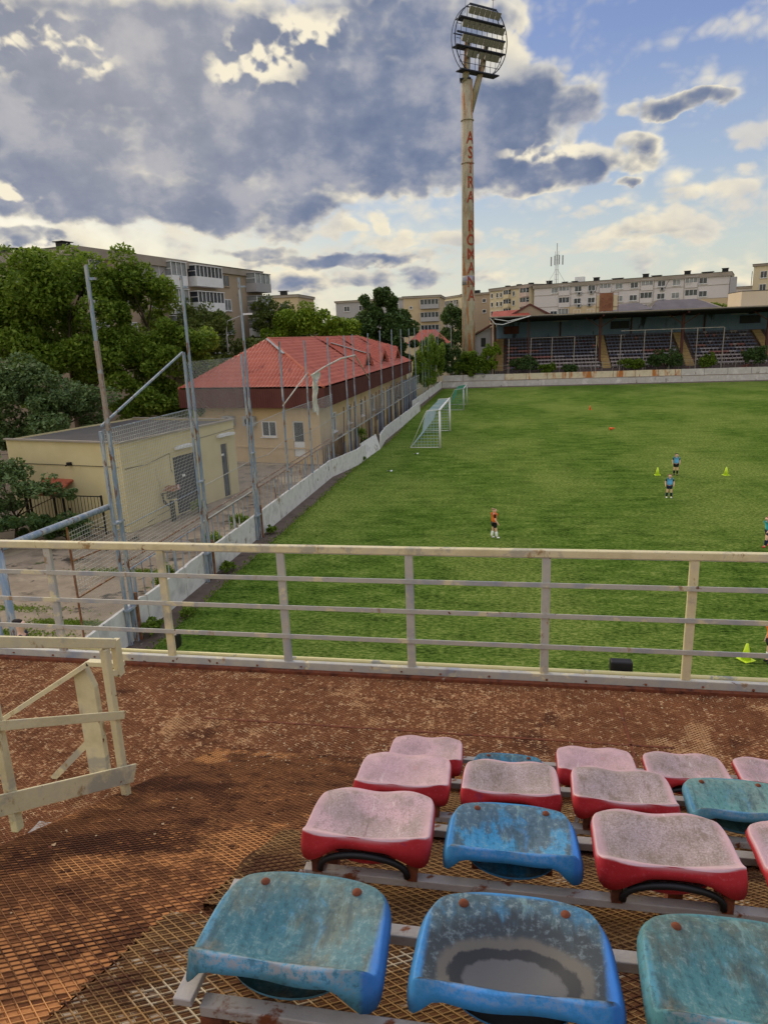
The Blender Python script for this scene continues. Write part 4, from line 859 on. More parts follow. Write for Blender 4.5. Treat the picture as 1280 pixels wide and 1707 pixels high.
for x in (8.2, 19.0, 29.8, 41, 52.5): MB().bar((x, 116.4, 6.6), (x, 116.4, 9.2), .2).build('wall_stud', red_col, e)
for x, z, wd, hg, mat_ in ((.5, 7.95, 2.4, 1.2, 'r'), (17.3, 8.1, 2.8, 1.15, 'd'), (36.3, 8.2, 2.9, 1.2, 'd')):
    f = MB().box((x, 116.5, z), (wd, .08, hg)).build('window', red_col if mat_ == 'r' else dark_metal, e)
    MB().box((x-wd*.24, 116.42, z), (wd*.4, .03, hg*.8)).box((x+wd*.24, 116.42, z), (wd*.4, .03, hg*.8)).build('pane', black_metal if mat_ == 'd' else red_fascia, f)
for x in (8.0, 17.2, 23.5, 33.5, 44): MB().box((x, 112.5, 9.0), (2.2, .12, .09)).build('tube_lamp', grey_plastic, e)
MB().tube([(-2.0, 105, 9.6), (0, 104.9, 9.2), (3.0, 104.9, 9.75)], .05, 5).tube([(-2.6, 105, 9.7), (-1.9, 104.9, 8.9), (-.8, 104.9, 8.75), (3.2, 104.9, 9.85)], .05, 5).build('loose_cable', white_plastic, e)
MB().box((-2.25, 110.5, 5.4), (.25, 9, 8.4)).build('end_wall_panel', M('end_brown', [L(150, 104, 84), L(190, 170, 150)], .6, .9), e)
# shelter left of the stand, roof structures behind it
e = empty('stair_shelter', (-3.9, 106, 0), 0, 'small pale lean-to with a red eave at the left end of the stand', 'shelter')
MB().prism([(-5.0, 108, 0), (-2.5, 108, 0), (-2.5, 108, 8.5), (-5.0, 108, 7.3)], (0, 5, 0)).build('wall', apt_grey, e)
MB().prism([(-5.4, 107.4, 7.2), (-2.5, 107.4, 8.7), (-2.5, 107.4, 8.95), (-5.4, 107.4, 7.4)], (0, 6, 0)).build('roof', red_fascia, e)
MB().box((-3.7, 107.98, 6.3), (.7, .06, 1.3)).build('window', black_metal, e)
e = empty('red_roof_house', (4, 124, 0), 0, 'house with a dark red gable roof peeping over the left part of the stand', 'house')
MB().box((3.4, 124, 4.8), (6.4, 5, 9.6)).build('wall', apt_brown, e)
MB().prism([(-.2, 121, 10.0), (3.5, 121, 11.9), (7.2, 121, 10.0)], (0, 6, 0)).build('gable', apt_brown, e)
MB().prism([(-.8, 120.8, 9.9), (3.5, 120.8, 12.15), (3.5, 120.8, 11.9), (-.5, 120.8, 9.6)], (0, 7, 0)).prism([(7.8, 120.8, 9.9), (3.5, 120.8, 12.15), (3.5, 120.8, 11.9), (7.5, 120.8, 9.6)], (0, 7, 0)).build('roof', red_fascia, e)
MB().prism([(-3.0, 119, 9.3), (4.0, 119, 9.3), (3.0, 122, 11.2), (-2.6, 122, 11.0)], (0, .0, .1)).build('lower_roof', roof_red, e)
e = empty('grey_roof_house', (27, 128, 0), 0, 'low house with grey-brown pitched roofs behind the middle of the stand', 'house')
MB().box((26, 131, 4.9), (18, 6, 9.8)).build('wall', apt_grey, e)
rg_ = M('grey_sheet_roof', [L(96, 90, 92), L(116, 108, 108)], .4, .7)
MB().prism([(23.4, 126.5, 10.3), (34.5, 126.5, 10.3), (31.5, 130, 11.9), (25.2, 130, 11.9)], (0, .0, .1)).prism([(15.5, 126, 9.9), (24, 126, 10.5), (22.0, 129.5, 11.7), (19, 129.5, 11.5)], (0, 0, .1)).build('roof', rg_, e)
MB().prism([(22.0, 128, 10.3), (24.5, 128, 11.9), (24.9, 128, 11.9), (23.2, 128, 10.2)], (0, .3, 0)).prism([(34.9, 126.4, 10.2), (31.6, 129.8, 12.0), (31.9, 129.8, 12.0), (35.4, 126.4, 10.2)], (0, .3, 0)).build('verge', parapet_mat, e)
e = empty('rusty_tank_frame', (15.4, 118.5, 0), 0, 'rusted brown board in a frame standing above the stand roof', 'board')
MB().box((15.3, 118.5, 11.7), (2.0, .5, 2.8)).build('panel', M('rust_board', [L(118, 76, 54), L(150, 104, 76)], 1.2, .9, patch=(L(90, 60, 46), 2, .55, .65)), e)
MB().box((14.1, 118.6, 11.5), (.5, .4, 2.6)).box((16.7, 118.6, 11.6), (.7, .4, 2.3)).build('side_box', apt_cream, e)
mb = MB()
for x in (13.8, 14.35, 16.35, 17.15): mb.bar((x, 118.3, 9.3), (x, 118.3, 13.2), .07)
mb.bar((13.8, 118.3, 11), (17.15, 118.3, 11), .06); mb.bar((13.8, 118.3, 13.1), (17.15, 118.3, 13.1), .06); mb.build('frame', ochre_rust, e)
e = empty('roof_box_building', (40.5, 122, 0), 0, 'plain cream box building rising above the right end of the stand', 'building')
MB().box((41.6, 124, 6.2), (11.2, 7, 12.5)).build('wall', M('pale_plaster', [L(206, 188, 160), L(216, 198, 170)], .2, .9), e); MB().box((41.6, 124, 12.52), (11.3, 7.1, .08)).build('roof', roof_grey, e)
# net frames in front of the stand
fr_m = M('fence_frame_grey', [L(120, 112, 104), L(150, 142, 130)], 1, .8)
def zt_at(x): return 6.7 if x < 16 else 7.25
e = empty('net_frame', (10, 104.3, 1.7), 0, 'tall rusty net frame of thin posts in front of the stand seats', 'frame')
PXs = [.1, 3.2, 6.2, 9.3, 12.4, 15.7, 18.9, 22.4, 25.9, 29.3]
for i, x in enumerate(PXs):
    MB().bar((x, 104.4, 1.7), (x+rnd.uniform(-.1, .1), 104.4, zt_at(x)), .11).build('post', fr_m, e)
MB().bar((15.7, 104.4, 7.25), (29.3, 104.4, 7.25), .09).bar((3.2, 104.4, 6.7), (9.3, 104.4, 6.7), .05).build('top_rail', fr_m, e)
e = empty('stand_railing', (30, 105, 1.7), 0, 'low thin railing along the foot of the stand', 'railing')
mb = MB(); mb.bar((-1.9, 105.2, 2.9), (66, 105.2, 2.9), .05); mb.bar((-1.9, 105.2, 2.3), (66, 105.2, 2.3), .04); mb.build('rail', fr_m, e)
for i in range(46):
    MB().bar((-1.6+i*1.5, 105.2, 1.2), (-1.6+i*1.5, 105.2, 2.9), .06).build('post', fr_m, e)

# =============================================================== FLOODLIGHT MAST
e = empty('floodlight_mast', (-5.85, 107, 0), 0, 'tall rust-stained concrete floodlight mast with a round lamp rack on top', 'floodlight mast'); mast = e
mt, g, b, tc = base_mat('mast_concrete')
v = tc['Object']; n_ = g.noise(g.mapping(v, (1, 1, .35)), 1.3, 7, .7); s_ = g.noise(g.mapping(v, (1.2, 1.2, .12), (2, 2, 2)), 1.6, 7, .7)
c = g.ramp(n_, [(.3, L(124, 114, 92)), (.5, L(160, 150, 124)), (.7, L(180, 172, 148))])
zz = g.sep(v)[2]
c = g.mix(g.ss(g.m('ADD', s_, g.ss(zz, 24., 2., 0., .06)), .54, .62), c, L(160, 104, 58)); c = g.mix(g.ss(s_, .64, .70), c, L(100, 60, 40))
c = g.mix(g.m('MULTIPLY', g.ss(n_, .58, .72), g.ss(zz, 22., 4.)), c, L(206, 202, 188))
g.put(b.inputs['Base Color'], c); b.inputs['Roughness'].default_value = .9
bn = g.node('ShaderNodeBump'); bn.inputs['Strength'].default_value = .4; bn.inputs['Distance'].default_value = .03; g.put(bn.inputs['Height'], n_); g.l.new(bn.outputs[0], b.inputs['Normal'])
mast_m = mt
px, py = -5.85, 107.0
mb = MB(); mb.tube([(px, py, 0), (px, py, 10), (px, py, 25), (px, py, 41.6)], [1.02, .96, .86, .76], 32)
for z in (18.5, 31, 36.5): mb.tube([(px, py, z), (px, py, z+.12)], [.92, .90], 32)
mb.build('mast', mast_m, e, True)
# painted band and letters
MB().tube([(px, py, 14.6), (px, py, 15.9)], [.945, .94], 32).build('paint_band', M('faded_blue', [L(90, 110, 160), L(170, 164, 150)], 1.0, .9, patch=(L(176, 162, 130), .8, .5, .55)), e, True)
red_letter = M('red_letter_paint', [L(158, 58, 40), L(136, 66, 46)], 3, .9, patch=(L(160, 140, 112), 3.2, .58, .64))
text = 'ASTRA ROMANA'; dg = bpy.context.evaluated_depsgraph_get()
ztop = 34.3
for i, ch in enumerate(text):
    if ch == ' ': continue
    cu = bpy.data.curves.new('letter', 'FONT'); cu.body = ch; cu.size = 2.35; cu.align_x = 'CENTER'; cu.offset = .035; cu.resolution_u = 3
    to = bpy.data.objects.new('letter', cu); COL.objects.link(to); bpy.context.view_layer.update()
    me = bpy.data.meshes.new_from_object(to.evaluated_get(bpy.context.evaluated_depsgraph_get())); bpy.data.objects.remove(to)
    import bmesh
    bm = bmesh.new(); bm.from_mesh(me)
    for k in range(7):       # slice into vertical strips so the paint can follow the round mast
        xx = -1.05+.3*k
        bmesh.ops.bisect_plane(bm, geom=bm.verts[:]+bm.edges[:]+bm.faces[:], plane_co=(xx, 0, 0), plane_no=(1, 0, 0))
    bm.to_mesh(me); bm.free()
    zc = ztop-i*1.92; th0 = R(-58)         # faces the pitch
    for vv in me.vertices:
        x, y = vv.co.x*.74, vv.co.y*.92; z = zc+y-.8; r_ = (1.02-.26*z/41.6)+.035; a_ = th0+x/r_
        vv.co = Vector((px+r_*math.cos(a_), py+r_*math.sin(a_), z))-OFF[e.name]
    me.materials.append(red_letter); o = bpy.data.objects.new('painted_letter', me); COL.objects.link(o); o.parent = e
# arms and rack
hd = Vector((.755, .656, 0)); nf = Vector((.656, -.755, 0)); RC = Vector((-3.85, 106.6, 46.1)); up = (Vector((0, 0, 1))+nf*.10).normalized()
def rk(t, z, o_=0): return RC+hd*t*.84+up*z*.82+nf*o_
mb = MB(); mb.tube([(px-.25, py, 41.0), rk(-2.35, -4.2, -.5), rk(-2.35, .5, -.5)], [.52, .44, .36], 16); mb.tube([(px+.35, py, 37.6), rk(.9, -3.4, -.5), rk(1.7, .5, -.5)], [.5, .40, .3], 16)
mb.build('mast_arm', mast_m, e, True)
MB().box((px-.2, py-.1, 41.6), (1.5, 1.5, .15)).bar((px-.95, py-.7, 41), (px-.95, py-.7, 44.5), .05).bar((px-.7, py-.7, 41), (px-.7, py-.7, 44.5), .05).build('service_ladder', dark_metal, e)
rm = dark_metal; mb = MB(); A0 = 5.3
import itertools
def ring(o_):
    pts = []
    for k in range(0, 49):
        t = 2*math.pi*k/48; x, z = A0*1.0*math.sin(t), A0*math.cos(t); z = max(-4.65, min(4.6, z)); pts.append(rk(x, z, o_))
    return pts
mb.tube(ring(0), .07, 6, False); mb.tube(ring(-.8), .05, 6, False)
mb.build('ring_frame', rm, e, True)
for z, hw in ((4.6, 2.7), (2.63, 4.4), (.5, 4.9), (-1.35, 4.9), (-4.6, 3.9)):
    mb = MB(); mb.bar(rk(-hw, z), rk(hw, z), .20, .20); mb.bar(rk(-hw, z, -.8), rk(hw, z, -.8), .12, .12)
    if z in (2.63, -1.35, -4.6):
        mb.prism([rk(-hw, z-.12, .25), rk(hw, z-.12, .25), rk(hw, z-.12, -1.1), rk(-hw, z-.12, -1.1)], up*.10)
    mb.build('platform' if z in (2.63, -1.35, -4.6) else 'cross_beam', rm, e)
mb = MB()
for t in (-4.2, -3.15, -2.1, -1.05, 0, 1.05, 2.1, 3.15, 4.2):
    zz = math.sqrt(max(0, A0**2-t*t)); mb.bar(rk(t, max(-4.6, -zz), .02), rk(t, min(4.6, zz), .02), .06)
for z in (-3.6, -2.6): mb.bar(rk(-4.1, z), rk(4.1, z), .05)
for z in (1.6, -.4): mb.bar(rk(-5.0, z), rk(-4.2, z), .05); mb.bar(rk(5.0, z), rk(4.2, z), .05)
mb.bar(rk(0, -4.6, -.3), rk(0, -1.4, -.3), .12); mb.build('rack_bars', rm, e)
lampm = M('lamp_housing', [L(80, 78, 72), L(104, 100, 90)], 1.5, .6); lampg = M('lamp_glass', [L(110, 108, 96), L(138, 134, 118)], 1.5, .25, spec=.6)
dn = (nf*.82-Vector((0, 0, .57))).normalized(); lx = hd; lz = lx.cross(dn).normalized(); lz = lz if lz.z > 0 else -lz
rows = [(3.65, [-2.6, -1.55, -.5, .55, 1.6, 2.65]), (1.65, [-3.7+i*1.05 for i in range(8)]), (-.35, [-3.7+i*1.05 for i in range(8)]), (-2.35, [-2.6, -1.6, -.3, 1.0, 2.0, 2.9])]
proto = None
for z, ts in rows:
    for t in ts:
        if proto is None:
            Mx = Matrix((lx, dn, lz)).transposed().to_4x4()
            mb = MB(); q = []
            for s, (a_, b2) in enumerate(((.36, .40), (.24, .28))):
                q.append([Vector((sx*a_*1.12, .18-s*.42, sz*b2*1.08)) for sx, sz in ((-1, -1), (1, -1), (1, 1), (-1, 1))])
            mb.add([Mx.to_3x3() @ v for v in q[0]+q[1]], [(3, 2, 1, 0), (4, 5, 6, 7)]+[(i, (i+1) % 4, 4+(i+1) % 4, 4+i) for i in range(4)])
            l = mb.build('floodlight', lampm, e, local=True)
            gl = MB().add([Mx.to_3x3() @ Vector((sx*.37, .205, sz*.40)) for sx, sz in ((-1, -1), (1, -1), (1, 1), (-1, 1))], [(0, 1, 2, 3)]).build('lamp_glass', lampg, l, local=True); proto = (l, gl)
        else:
            l = proto[0].copy(); COL.objects.link(l); l.parent = e; gg = proto[1].copy(); COL.objects.link(gg); gg.parent = l
        l.location = rk(t, z, .35)-OFF[e.name]
MB().bar(rk(-3.1, 3.5, -.5), rk(-3.1, 8.2, -.5), .04).build('lightning_rod', rm, e)
MB().bar(rk(2.4, 4.6, -.5), rk(2.4, 6.3, -.5), .06).box(rk(2.25, 6.4, -.5), (.25, .2, .35)).box(rk(2.65, 6.5, -.5), (.25, .2, .35)).build('warning_light', M('red_lamp', [L(110, 60, 60), L(70, 50, 50)], 3, .5), e)

# =============================================================== APARTMENT BLOCKS
_win = window
def window(*a, **k): return _win(*a, inset=.0, **k)
def facade(P0, P1):
    P0 = Vector((*P0, 0)); P1 = Vector((*P1, 0)); d = (P1-P0).normalized(); n = Vector((d.y, -d.x, 0))
    if n.dot(-P0) < 0: n = -n
    return P0, d, n, (P1-P0).length
def block(name, P0, P1, depth, H, wall, label, cat='apartment block', para=.9, roofm=parapet_mat, over=.25):
    P0, d, n, Lh = facade(P0, P1); e = empty(name, P0, 0, label, cat); ang = math.atan2(d.y, d.x)
    c = P0+d*Lh/2-n*depth/2
    MB().box(c+Vector((0, 0, (H-para)/2)), (Lh, depth, H-para), ang).build('wall', wall, e)
    MB().box(c+Vector((0, 0, H-para/2)), (Lh+over*2, depth+over*2, para), ang).build('parapet', roofm, e)
    MB().box(c+Vector((0, 0, H+.02)), (Lh+over*2+.1, depth+over*2+.1, .07), ang).build('roof', roof_grey, e)
    return e, P0, d, n, ang
def balcony(e, P0, d, n, ang, s, z, wd, hg, proj=.9, mat=white_plastic, panes=4, gl=glass_pale):
    """glazed balcony: parapet below, framed panes above"""
    c = P0+d*s+n*proj/2
    b_ = MB().box(c+Vector((0, 0, z-hg*.27)), (wd, proj, hg*.46), ang).box(c+Vector((0, 0, z+hg*.48)), (wd+.1, proj+.1, .08), ang).build('balcony', mat, e)
    w_ = MB(); f = .07
    for k in range(panes+1): w_.box(P0+d*(s-wd/2+f/2+(wd-f)*k/panes)+n*(proj-.03)+Vector((0, 0, z+hg*.21)), (f, .06, hg*.5), ang)
    for t in (-1, 1): w_.box(P0+d*(s+t*(wd/2-.03))+n*proj*.5+Vector((0, 0, z+hg*.21)), (.05, proj*.9, .06), ang)
    w_.build('balcony_frame', white_plastic, b_)
    MB().box(c-n*.06+Vector((0, 0, z+hg*.21)), (wd-.06, proj-.14, hg*.48), ang).build('pane', gl, b_)
def ac(e, P0, d, n, ang, s, z):
    c = P0+d*s+n*.2+Vector((0, 0, z)); u_ = MB().box(c, (.9, .34, .62), ang).build('air_conditioner', grey_plastic, e); MB().tube([c+n*.16, c+n*.20], .24, 12).build('fan_grille', black_metal, u_)
e, P0, d, n, ang = block('apartment_block', (5.5, 160), (41.85, 148), 12, 17.3, apt_white, 'long white four-storey apartment block beyond the stand', para=.75)
for s0, s1, z0, z1, m_ in ((0, 38.3, 15.0, 15.06, parapet_mat), (0, 38.3, 12.55, 12.61, parapet_mat)):
    MB().box(P0+d*(s0+s1)/2+n*.02+Vector((0, 0, (z0+z1)/2)), (s1-s0, .08, .07), ang).build('floor_joint', m_, e)
mb = MB()
for s in (5.4, 8.0, 13.8, 21.9, 24.6, 30.2, 32.7): mb.box(P0+d*s+n*.02+Vector((0, 0, 8.3)), (.05, .06, 16.4), ang)
mb.build('wall_joint', parapet_mat, e)
MB().box(P0+d*32.9+n*.035+Vector((0, 0, 9.6)), (10.8, .07, 5.8), ang).build('ochre_patch', apt_ochre, e)
MB().box(P0+d*10.0+n*.035+Vector((0, 0, 10.2)), (6.8, .06, 4.4), ang).build('ochre_patch', apt_ochre, e)
rows = [(15.95, [4.5, 9.5, 12.3, 17.8, 20.8, 26.0, 28.8, 33.6], [6.6, 15.1, 23.3, 31.5]), (13.5, [9.4, 12.3, 17.9, 20.7, 26.0, 28.7, 33.7], [6.6, 15.1, 23.2, 31.6]), (11.15, [4.4, 9.4, 12.2, 17.9, 26, 28.8, 33.7], [6.5, 15.1, 23.2])]
for ri, (z, ws, bs) in enumerate(rows):
    for k, s in enumerate(ws): window(e, P0+d*s+n*.05+Vector((0, 0, z)), d, n, 1.5, 1.15, gl=glass_dark if (k+ri) % 3 else glass_pale, mull=1)
    for s in bs: balcony(e, P0, d, n, ang, s, z-.1, 2.3, 2.1, .25, apt_white, 3, glass_dark if ri % 2 else glass_pale)
for s, z in ((9.8, 15.0), (12.3, 15.1), (26.2, 14.9), (12.0, 12.6), (26.5, 12.6), (9.8, 12.5)): ac(e, P0, d, n, ang, s, z)
MB().bar(P0+d*13.4+n*.1+Vector((0, 0, 16.6)), P0+d*13.1+n*.1+Vector((0, 0, 15.0)), .05).bar(P0+d*27.4+n*.1+Vector((0, 0, 16.5)), P0+d*26.6+n*.1+Vector((0, 0, 15.0)), .05).build('hanging_cable', black_metal, e)
for k, s in enumerate((2.5, 5.9, 8.0, 12.6, 16.4, 17.5, 22.5, 24.2, 25.0, 30.4, 33.6, 34.6, 37.2)):
    h = .35 if k % 3 else .8
    c = P0+d*s-n*3; MB().box(c+Vector((0, 0, 17.3+h/2)), (.9 if k % 3 else 1.1, .9, h), ang).box(c+Vector((0, 0, 17.35+h)), (1.3, 1.1, .1), ang).build('chimney', black_metal, e)
MB().box(P0+d*38.9-n*1.0+Vector((0, 0, 11.5)), (1.1, 2.4, 9.6), ang).build('side_balcony', apt_grey, e)
MB().box(P0+d*8.9-n*4+Vector((0, 0, 18.0)), (1.9, 1.2, 1.2), ang).build('roof_cabinet', white_plastic, e)
# antenna on that roof
q = Vector((10.2, 160.5, 17.3)); e2 = empty('antenna_mast', q, 0, 'phone antenna mast with panel aerials on the white block roof', 'antenna')
mb = MB(); mb.bar(q, q+Vector((0, 0, 8.4)), .14)
for z in range(1, 7): mb.bar(q+Vector((-.4, 0, z)), q+Vector((.4, 0, z)), .05)
for sx in (-.35, .35): mb.bar(q+Vector((sx, 0, 0)), q+Vector((sx, 0, 6.8)), .07)
for sx in (-2, 2): mb.bar(q+Vector((sx, 0, .0)), q+Vector((sx*.1, 0, 3)), .06)
mb.build('lattice', grey_plastic, e2)
for sx, z in ((-1.2, 4.7), (-.45, 4.9), (.45, 5.0), (1.2, 4.9), (0, 5.1)): MB().box(q+Vector((sx, -.3, z)), (.28, .18, 1.9)).build('panel_aerial', grey_plastic, e2)
# wing to the left
e, P0, d, n, ang = block('apartment_block', (4.6, 160.4), (-4.3, 171), 11, 17.6, apt_cream, 'cream end wing of the white block with bay balconies', para=.6)
for z in (16.0, 14.0, 12.0, 10.2):
    for s, t in ((13.0, 0), (11.1, 0), (9.7, 0), (5.3, 0)): window(e, P0+d*s+n*.05+Vector((0, 0, z)), d, n, .8, 1.1, gl=glass_dark, mull=0)
    balcony(e, P0, d, n, ang, 7.3, z, 1.8, 1.9, .7, apt_cream, 2, glass_dark); balcony(e, P0, d, n, ang, 1.3, z, 2.1, 1.9, .9, M('pinkish_panel', [L(190, 160, 150), L(200, 186, 170)], .5, .8), 2, glass_dark)
for s in (3, 7, 11): MB().box(P0+d*s-n*3+Vector((0, 0, 17.8)), (.9, .9, .7), ang).build('chimney', black_metal, e)
# brown block on the left
e, P0, d, n, ang = block('apartment_block', (-32.5, 92), (-38.9, 60), 12, 16.65, apt_brown, 'big brown-grey apartment block behind the trees at the left', para=.75)
MB().box(P0+d*24.4-n*5.8+Vector((0, 0, 16.3)), (16.6, 12.3, .9), ang).build('parapet', parapet_mat, e)
MB().box(P0+d*20+n*.04+Vector((0, 0, 14.9)), (7.6, .1, 2.4), ang).build('grey_panel', apt_grey, e)
for s, w_, z in ((8.5, 1.5, 15.05), (17.0, 1.1, 15.0), (21.8, 2.0, 15.4), (26, 1.6, 15.1), (30, 1.6, 15.1)): window(e, P0+d*s+n*.05+Vector((0, 0, z)), d, n, w_, 1.35, gl=glass_dark, fr=apt_brown if s in (8.5, 17.0) else white_plastic)
for z in (12.2, 9.4):
    for s in (8.5, 17, 21.8, 26, 30): window(e, P0+d*s+n*.05+Vector((0, 0, z)), d, n, 1.6, 1.35, gl=glass_pale)
for z, o_ in ((15.2, 0), (12.4, 0), (9.6, 0), (6.8, 0)):
    balcony(e, P0, d, n, ang, 13.2, z, 5.2, 2.3, 1.1, white_plastic, 7, glass_dark); balcony(e, P0, d, n, ang, 18.5, z-.1, 2.7, 2.7, .9, white_plastic, 3, glass_pale)
    balcony(e, P0, d, n, ang, 2.0, z-.1, 3.8, 2.35, 1.5, apt_grey if z > 10 else white_plastic, 3, glass_pale)
for s in (24, 31.5): MB().box(P0+d*s-n*2+Vector((0, 0, 17.0)), (.9, .9, .5), ang).box(P0+d*s-n*2+Vector((0, 0, 17.3)), (1.4, 1.2, .06), ang).build('chimney', black_metal, e)
e, P0, d, n, ang = block('apartment_block', (-38.9, 57.0), (-52, 46), 12, 15.75, apt_brown, 'brown wing of the left block at the photo edge above the tree tops', para=.9)
for s in (2.2, 3.4): MB().box(P0+d*s-n*2+Vector((0, 0, 16.0)), (.8, .8, .5), ang).box(P0+d*s-n*2+Vector((0, 0, 16.3)), (1.3, 1.2, .06), ang).build('chimney', black_metal, e)
for s in (3, 8): window(e, P0+d*s+n*.05+Vector((0, 0, 13.6)), d, n, 1.6, 1.3)
# middle distance
e, P0, d, n, ang = block('apartment_block', (-21.9, 150), (-14.2, 150), 12, 15.7, apt_ochre, 'tan block with white balconies between the dark tree and the mast', para=.4)
for z in (13.4, 10.9): window(e, P0+d*1.6+n*.05+Vector((0, 0, z)), d, n, .6, .6, mull=0)
for z in (14.0, 11.4, 8.8): balcony(e, P0, d, n, ang, 5.6, z, 3.9, 1.9, .8, apt_grey, 5, glass_dark)
e, P0, d, n, ang = block('apartment_block', (-50.5, 140), (-42, 140), 12, 16.6, apt_ochre, 'small tan block edge just right of the brown block', para=.5)
for s in (2.5, 5.5):
    for z in (14.4, 11.9): window(e, P0+d*s+n*.05+Vector((0, 0, z)), d, n, 1.6, 1.2)
MB().box(P0+d*5.0-n*2+Vector((0, 0, 17.0)), (1.3, 1, .8), ang).box(P0+d*5.0-n*2+Vector((0, 0, 17.5)), (2, 1.3, .1), ang).build('chimney', black_metal, e)
e, P0, d, n, ang = block('apartment_block', (-42, 172), (-22.5, 168), 12, 16.5, apt_grey, 'low grey block showing behind the yellow-green tree', para=.4)
for s in (3, 7, 11.5, 15.5): window(e, P0+d*s+n*.05+Vector((0, 0, 14.6)), d, n, 2.2 if s > 14 else 1.5, 1.3)
MB().box(P0+d*13-n*2+Vector((0, 0, 17.2)), (1.6, 1, 1.2), ang).build('chimney', apt_ochre, e)
e, P0, d, n, ang = block('apartment_block', (-17.6, 196), (-12.0, 186), 12, 17.4, apt_cream, 'cream block with balconies just left of the mast', para=.4)
for z in (15.4, 12.8, 10.2):
    for s in (2, 5, 8.5): balcony(e, P0, d, n, ang, s, z, 1.9, 1.8, .6, apt_grey, 2, glass_dark)
e, P0, d, n, ang = block('apartment_block', (-11.9, 186), (-3.4, 182), 12, 17.5, apt_brown, 'brown-grey block between the mast and the cream wing', para=.4)
for z in (15.6, 13.0): window(e, P0+d*6.5+n*.05+Vector((0, 0, z)), d, n, 1.0, .9, mull=0)
MB().box(P0+d*3.0-n*2+Vector((0, 0, 17.9)), (2.2, 1, .9), ang).build('chimney', black_metal, e)
e, P0, d, n, ang = block('apartment_block', (46.5, 170), (56.5, 168), 10, 15.4, apt_white, 'small white block right of the long white one', para=.4)
for z in (13.8, 11.6):
    for s in (2, 4.5, 7.5): window(e, P0+d*s+n*.05+Vector((0, 0, z)), d, n, 1.2, 1.1)
MB().bar(P0+d*6-n*2+Vector((0, 0, 15.4)), P0+d*6-n*2+Vector((0, 0, 18.6)), .1).box(P0+d*9-n*2+Vector((0, 0, 16)), (2.2, 1, 1.2), ang).build('chimney', black_metal, e)
e, P0, d, n, ang = block('tower_block', (46.9, 151), (58, 146), 12, 18.6, apt_cream, 'corner of a taller cream block at the right photo edge', para=.4)
for z in (16.6, 14.2, 11.8): window(e, P0+d*1.8+n*.05+Vector((0, 0, z)), d, n, 1.2, 1.3)
# small red roofs beyond the end wall, street lamp, dish
e = empty('red_roof_house', (-12.5, 118, 0), 0, 'low red-roofed house half hidden left of the mast', 'house')
MB().box((-13, 119, 3.2), (6, 5, 6.4)).build('wall', apt_cream, e); MB().prism([(-16.6, 116, 6.3), (-9.4, 116, 6.3), (-12, 118.5, 8.4), (-14.4, 118.5, 8.4)], (0, .1, .15)).build('roof', roof_red, e)
e = empty('street_lamp', (-29, 70, 0), 0, 'grey street lamp arching over the trees before the brown block', 'street lamp')
MB().tube([(-29, 70, 0), (-28.95, 70, 9.0), (-28.7, 70, 9.9), (-26.9, 70, 10.45)], [.1, .07, .05, .04], 8).build('pole', grey_plastic, e, True); MB().box((-26.5, 70, 10.5), (1.0, .3, .18)).build('lamp_head', white_plastic, e)
o = MB().tube([(-8.9, 112, 0), (-8.9, 112, 9.0)], .07, 6).build('thin_pole', grey_plastic, loc=(-8.9, 112, 0)); tag(o, 'thin grey pole standing left of the mast', 'pole')

# =============================================================== NEAR STAND: FLOOR, RAILINGS
FZ, SL, YB = 4.80, .43, 4.24
def fz(y): return FZ+SL*(YB-y)
strand_walk = M('strand_walkway', [L(104, 66, 44), L(152, 104, 70), L(120, 78, 52)], 6, .9, patch=[(L(200, 158, 112), 2.6, .555, .64), (L(84, 54, 40), 1.4, .58, .66), (L(216, 180, 136), 22, .56, .62)], spec=.1)
strand_ramp = M('strand_ramp', [L(104, 68, 46), L(140, 96, 62), L(84, 56, 40)], 5, .9, patch=[(L(206, 148, 92), 1.6, .52, .60), (L(72, 46, 34), 1.1, .54, .62), (L(72, 46, 34), 9, .58, .64)], spec=.1)
strand_tread = M('strand_tread', [L(120, 86, 54), L(156, 122, 78), L(92, 62, 42)], 5, .9, patch=[(L(186, 172, 144), 2.5, .60, .66), (L(76, 48, 34), 2.0, .55, .62)], spec=.1)
def strands(mb, x0, x1, y0, y1, lx, ly, zf_, w_=.0035, h_=.0035, seg=.25, jit=.0):
    # two families of raised strands crossing as long diamonds
    for sg in (1, -1):
        dx, dy = lx, -ly*sg; Ld = math.hypot(dx, dy); dx /= Ld; dy /= Ld
        ks = [x/lx+sg*y/ly for x in (x0, x1) for y in (y0, y1)]
        for k in range(math.ceil(min(ks)), math.floor(max(ks))+1):
            # points x/lx + sg*y/ly = k
            px0, py0 = k*lx, 0.; t0, t1 = -1e9, 1e9
            for p, d_, a_, b_ in ((px0, dx, x0, x1), (py0, dy, y0, y1)):
                ta, tb = (a_-p)/d_, (b_-p)/d_; t0 = max(t0, min(ta, tb)); t1 = min(t1, max(ta, tb))
            if t1-t0 < .03: continue
            n_ = max(1, int((t1-t0)/seg)); vs = []; nx, ny = -dy*w_/2, dx*w_/2
            for i in range(n_+1):
                t = t0+(t1-t0)*i/n_; x, y = px0+dx*t, py0+dy*t; q = .006*mnoise.noise(Vector((x*2, y*2, sg))); x += q; y += q*.6
                z = zf_(x, y); vs += [(x+nx, y+ny, z), (x+nx*.6, y+ny*.6, z+h_), (x-nx*.6, y-ny*.6, z+h_), (x-nx, y-ny, z)]
            mb.add(vs, [(i*4+j, i*4+j+1, i*4+j+5, i*4+j+4) for i in range(n_) for j in range(3)])
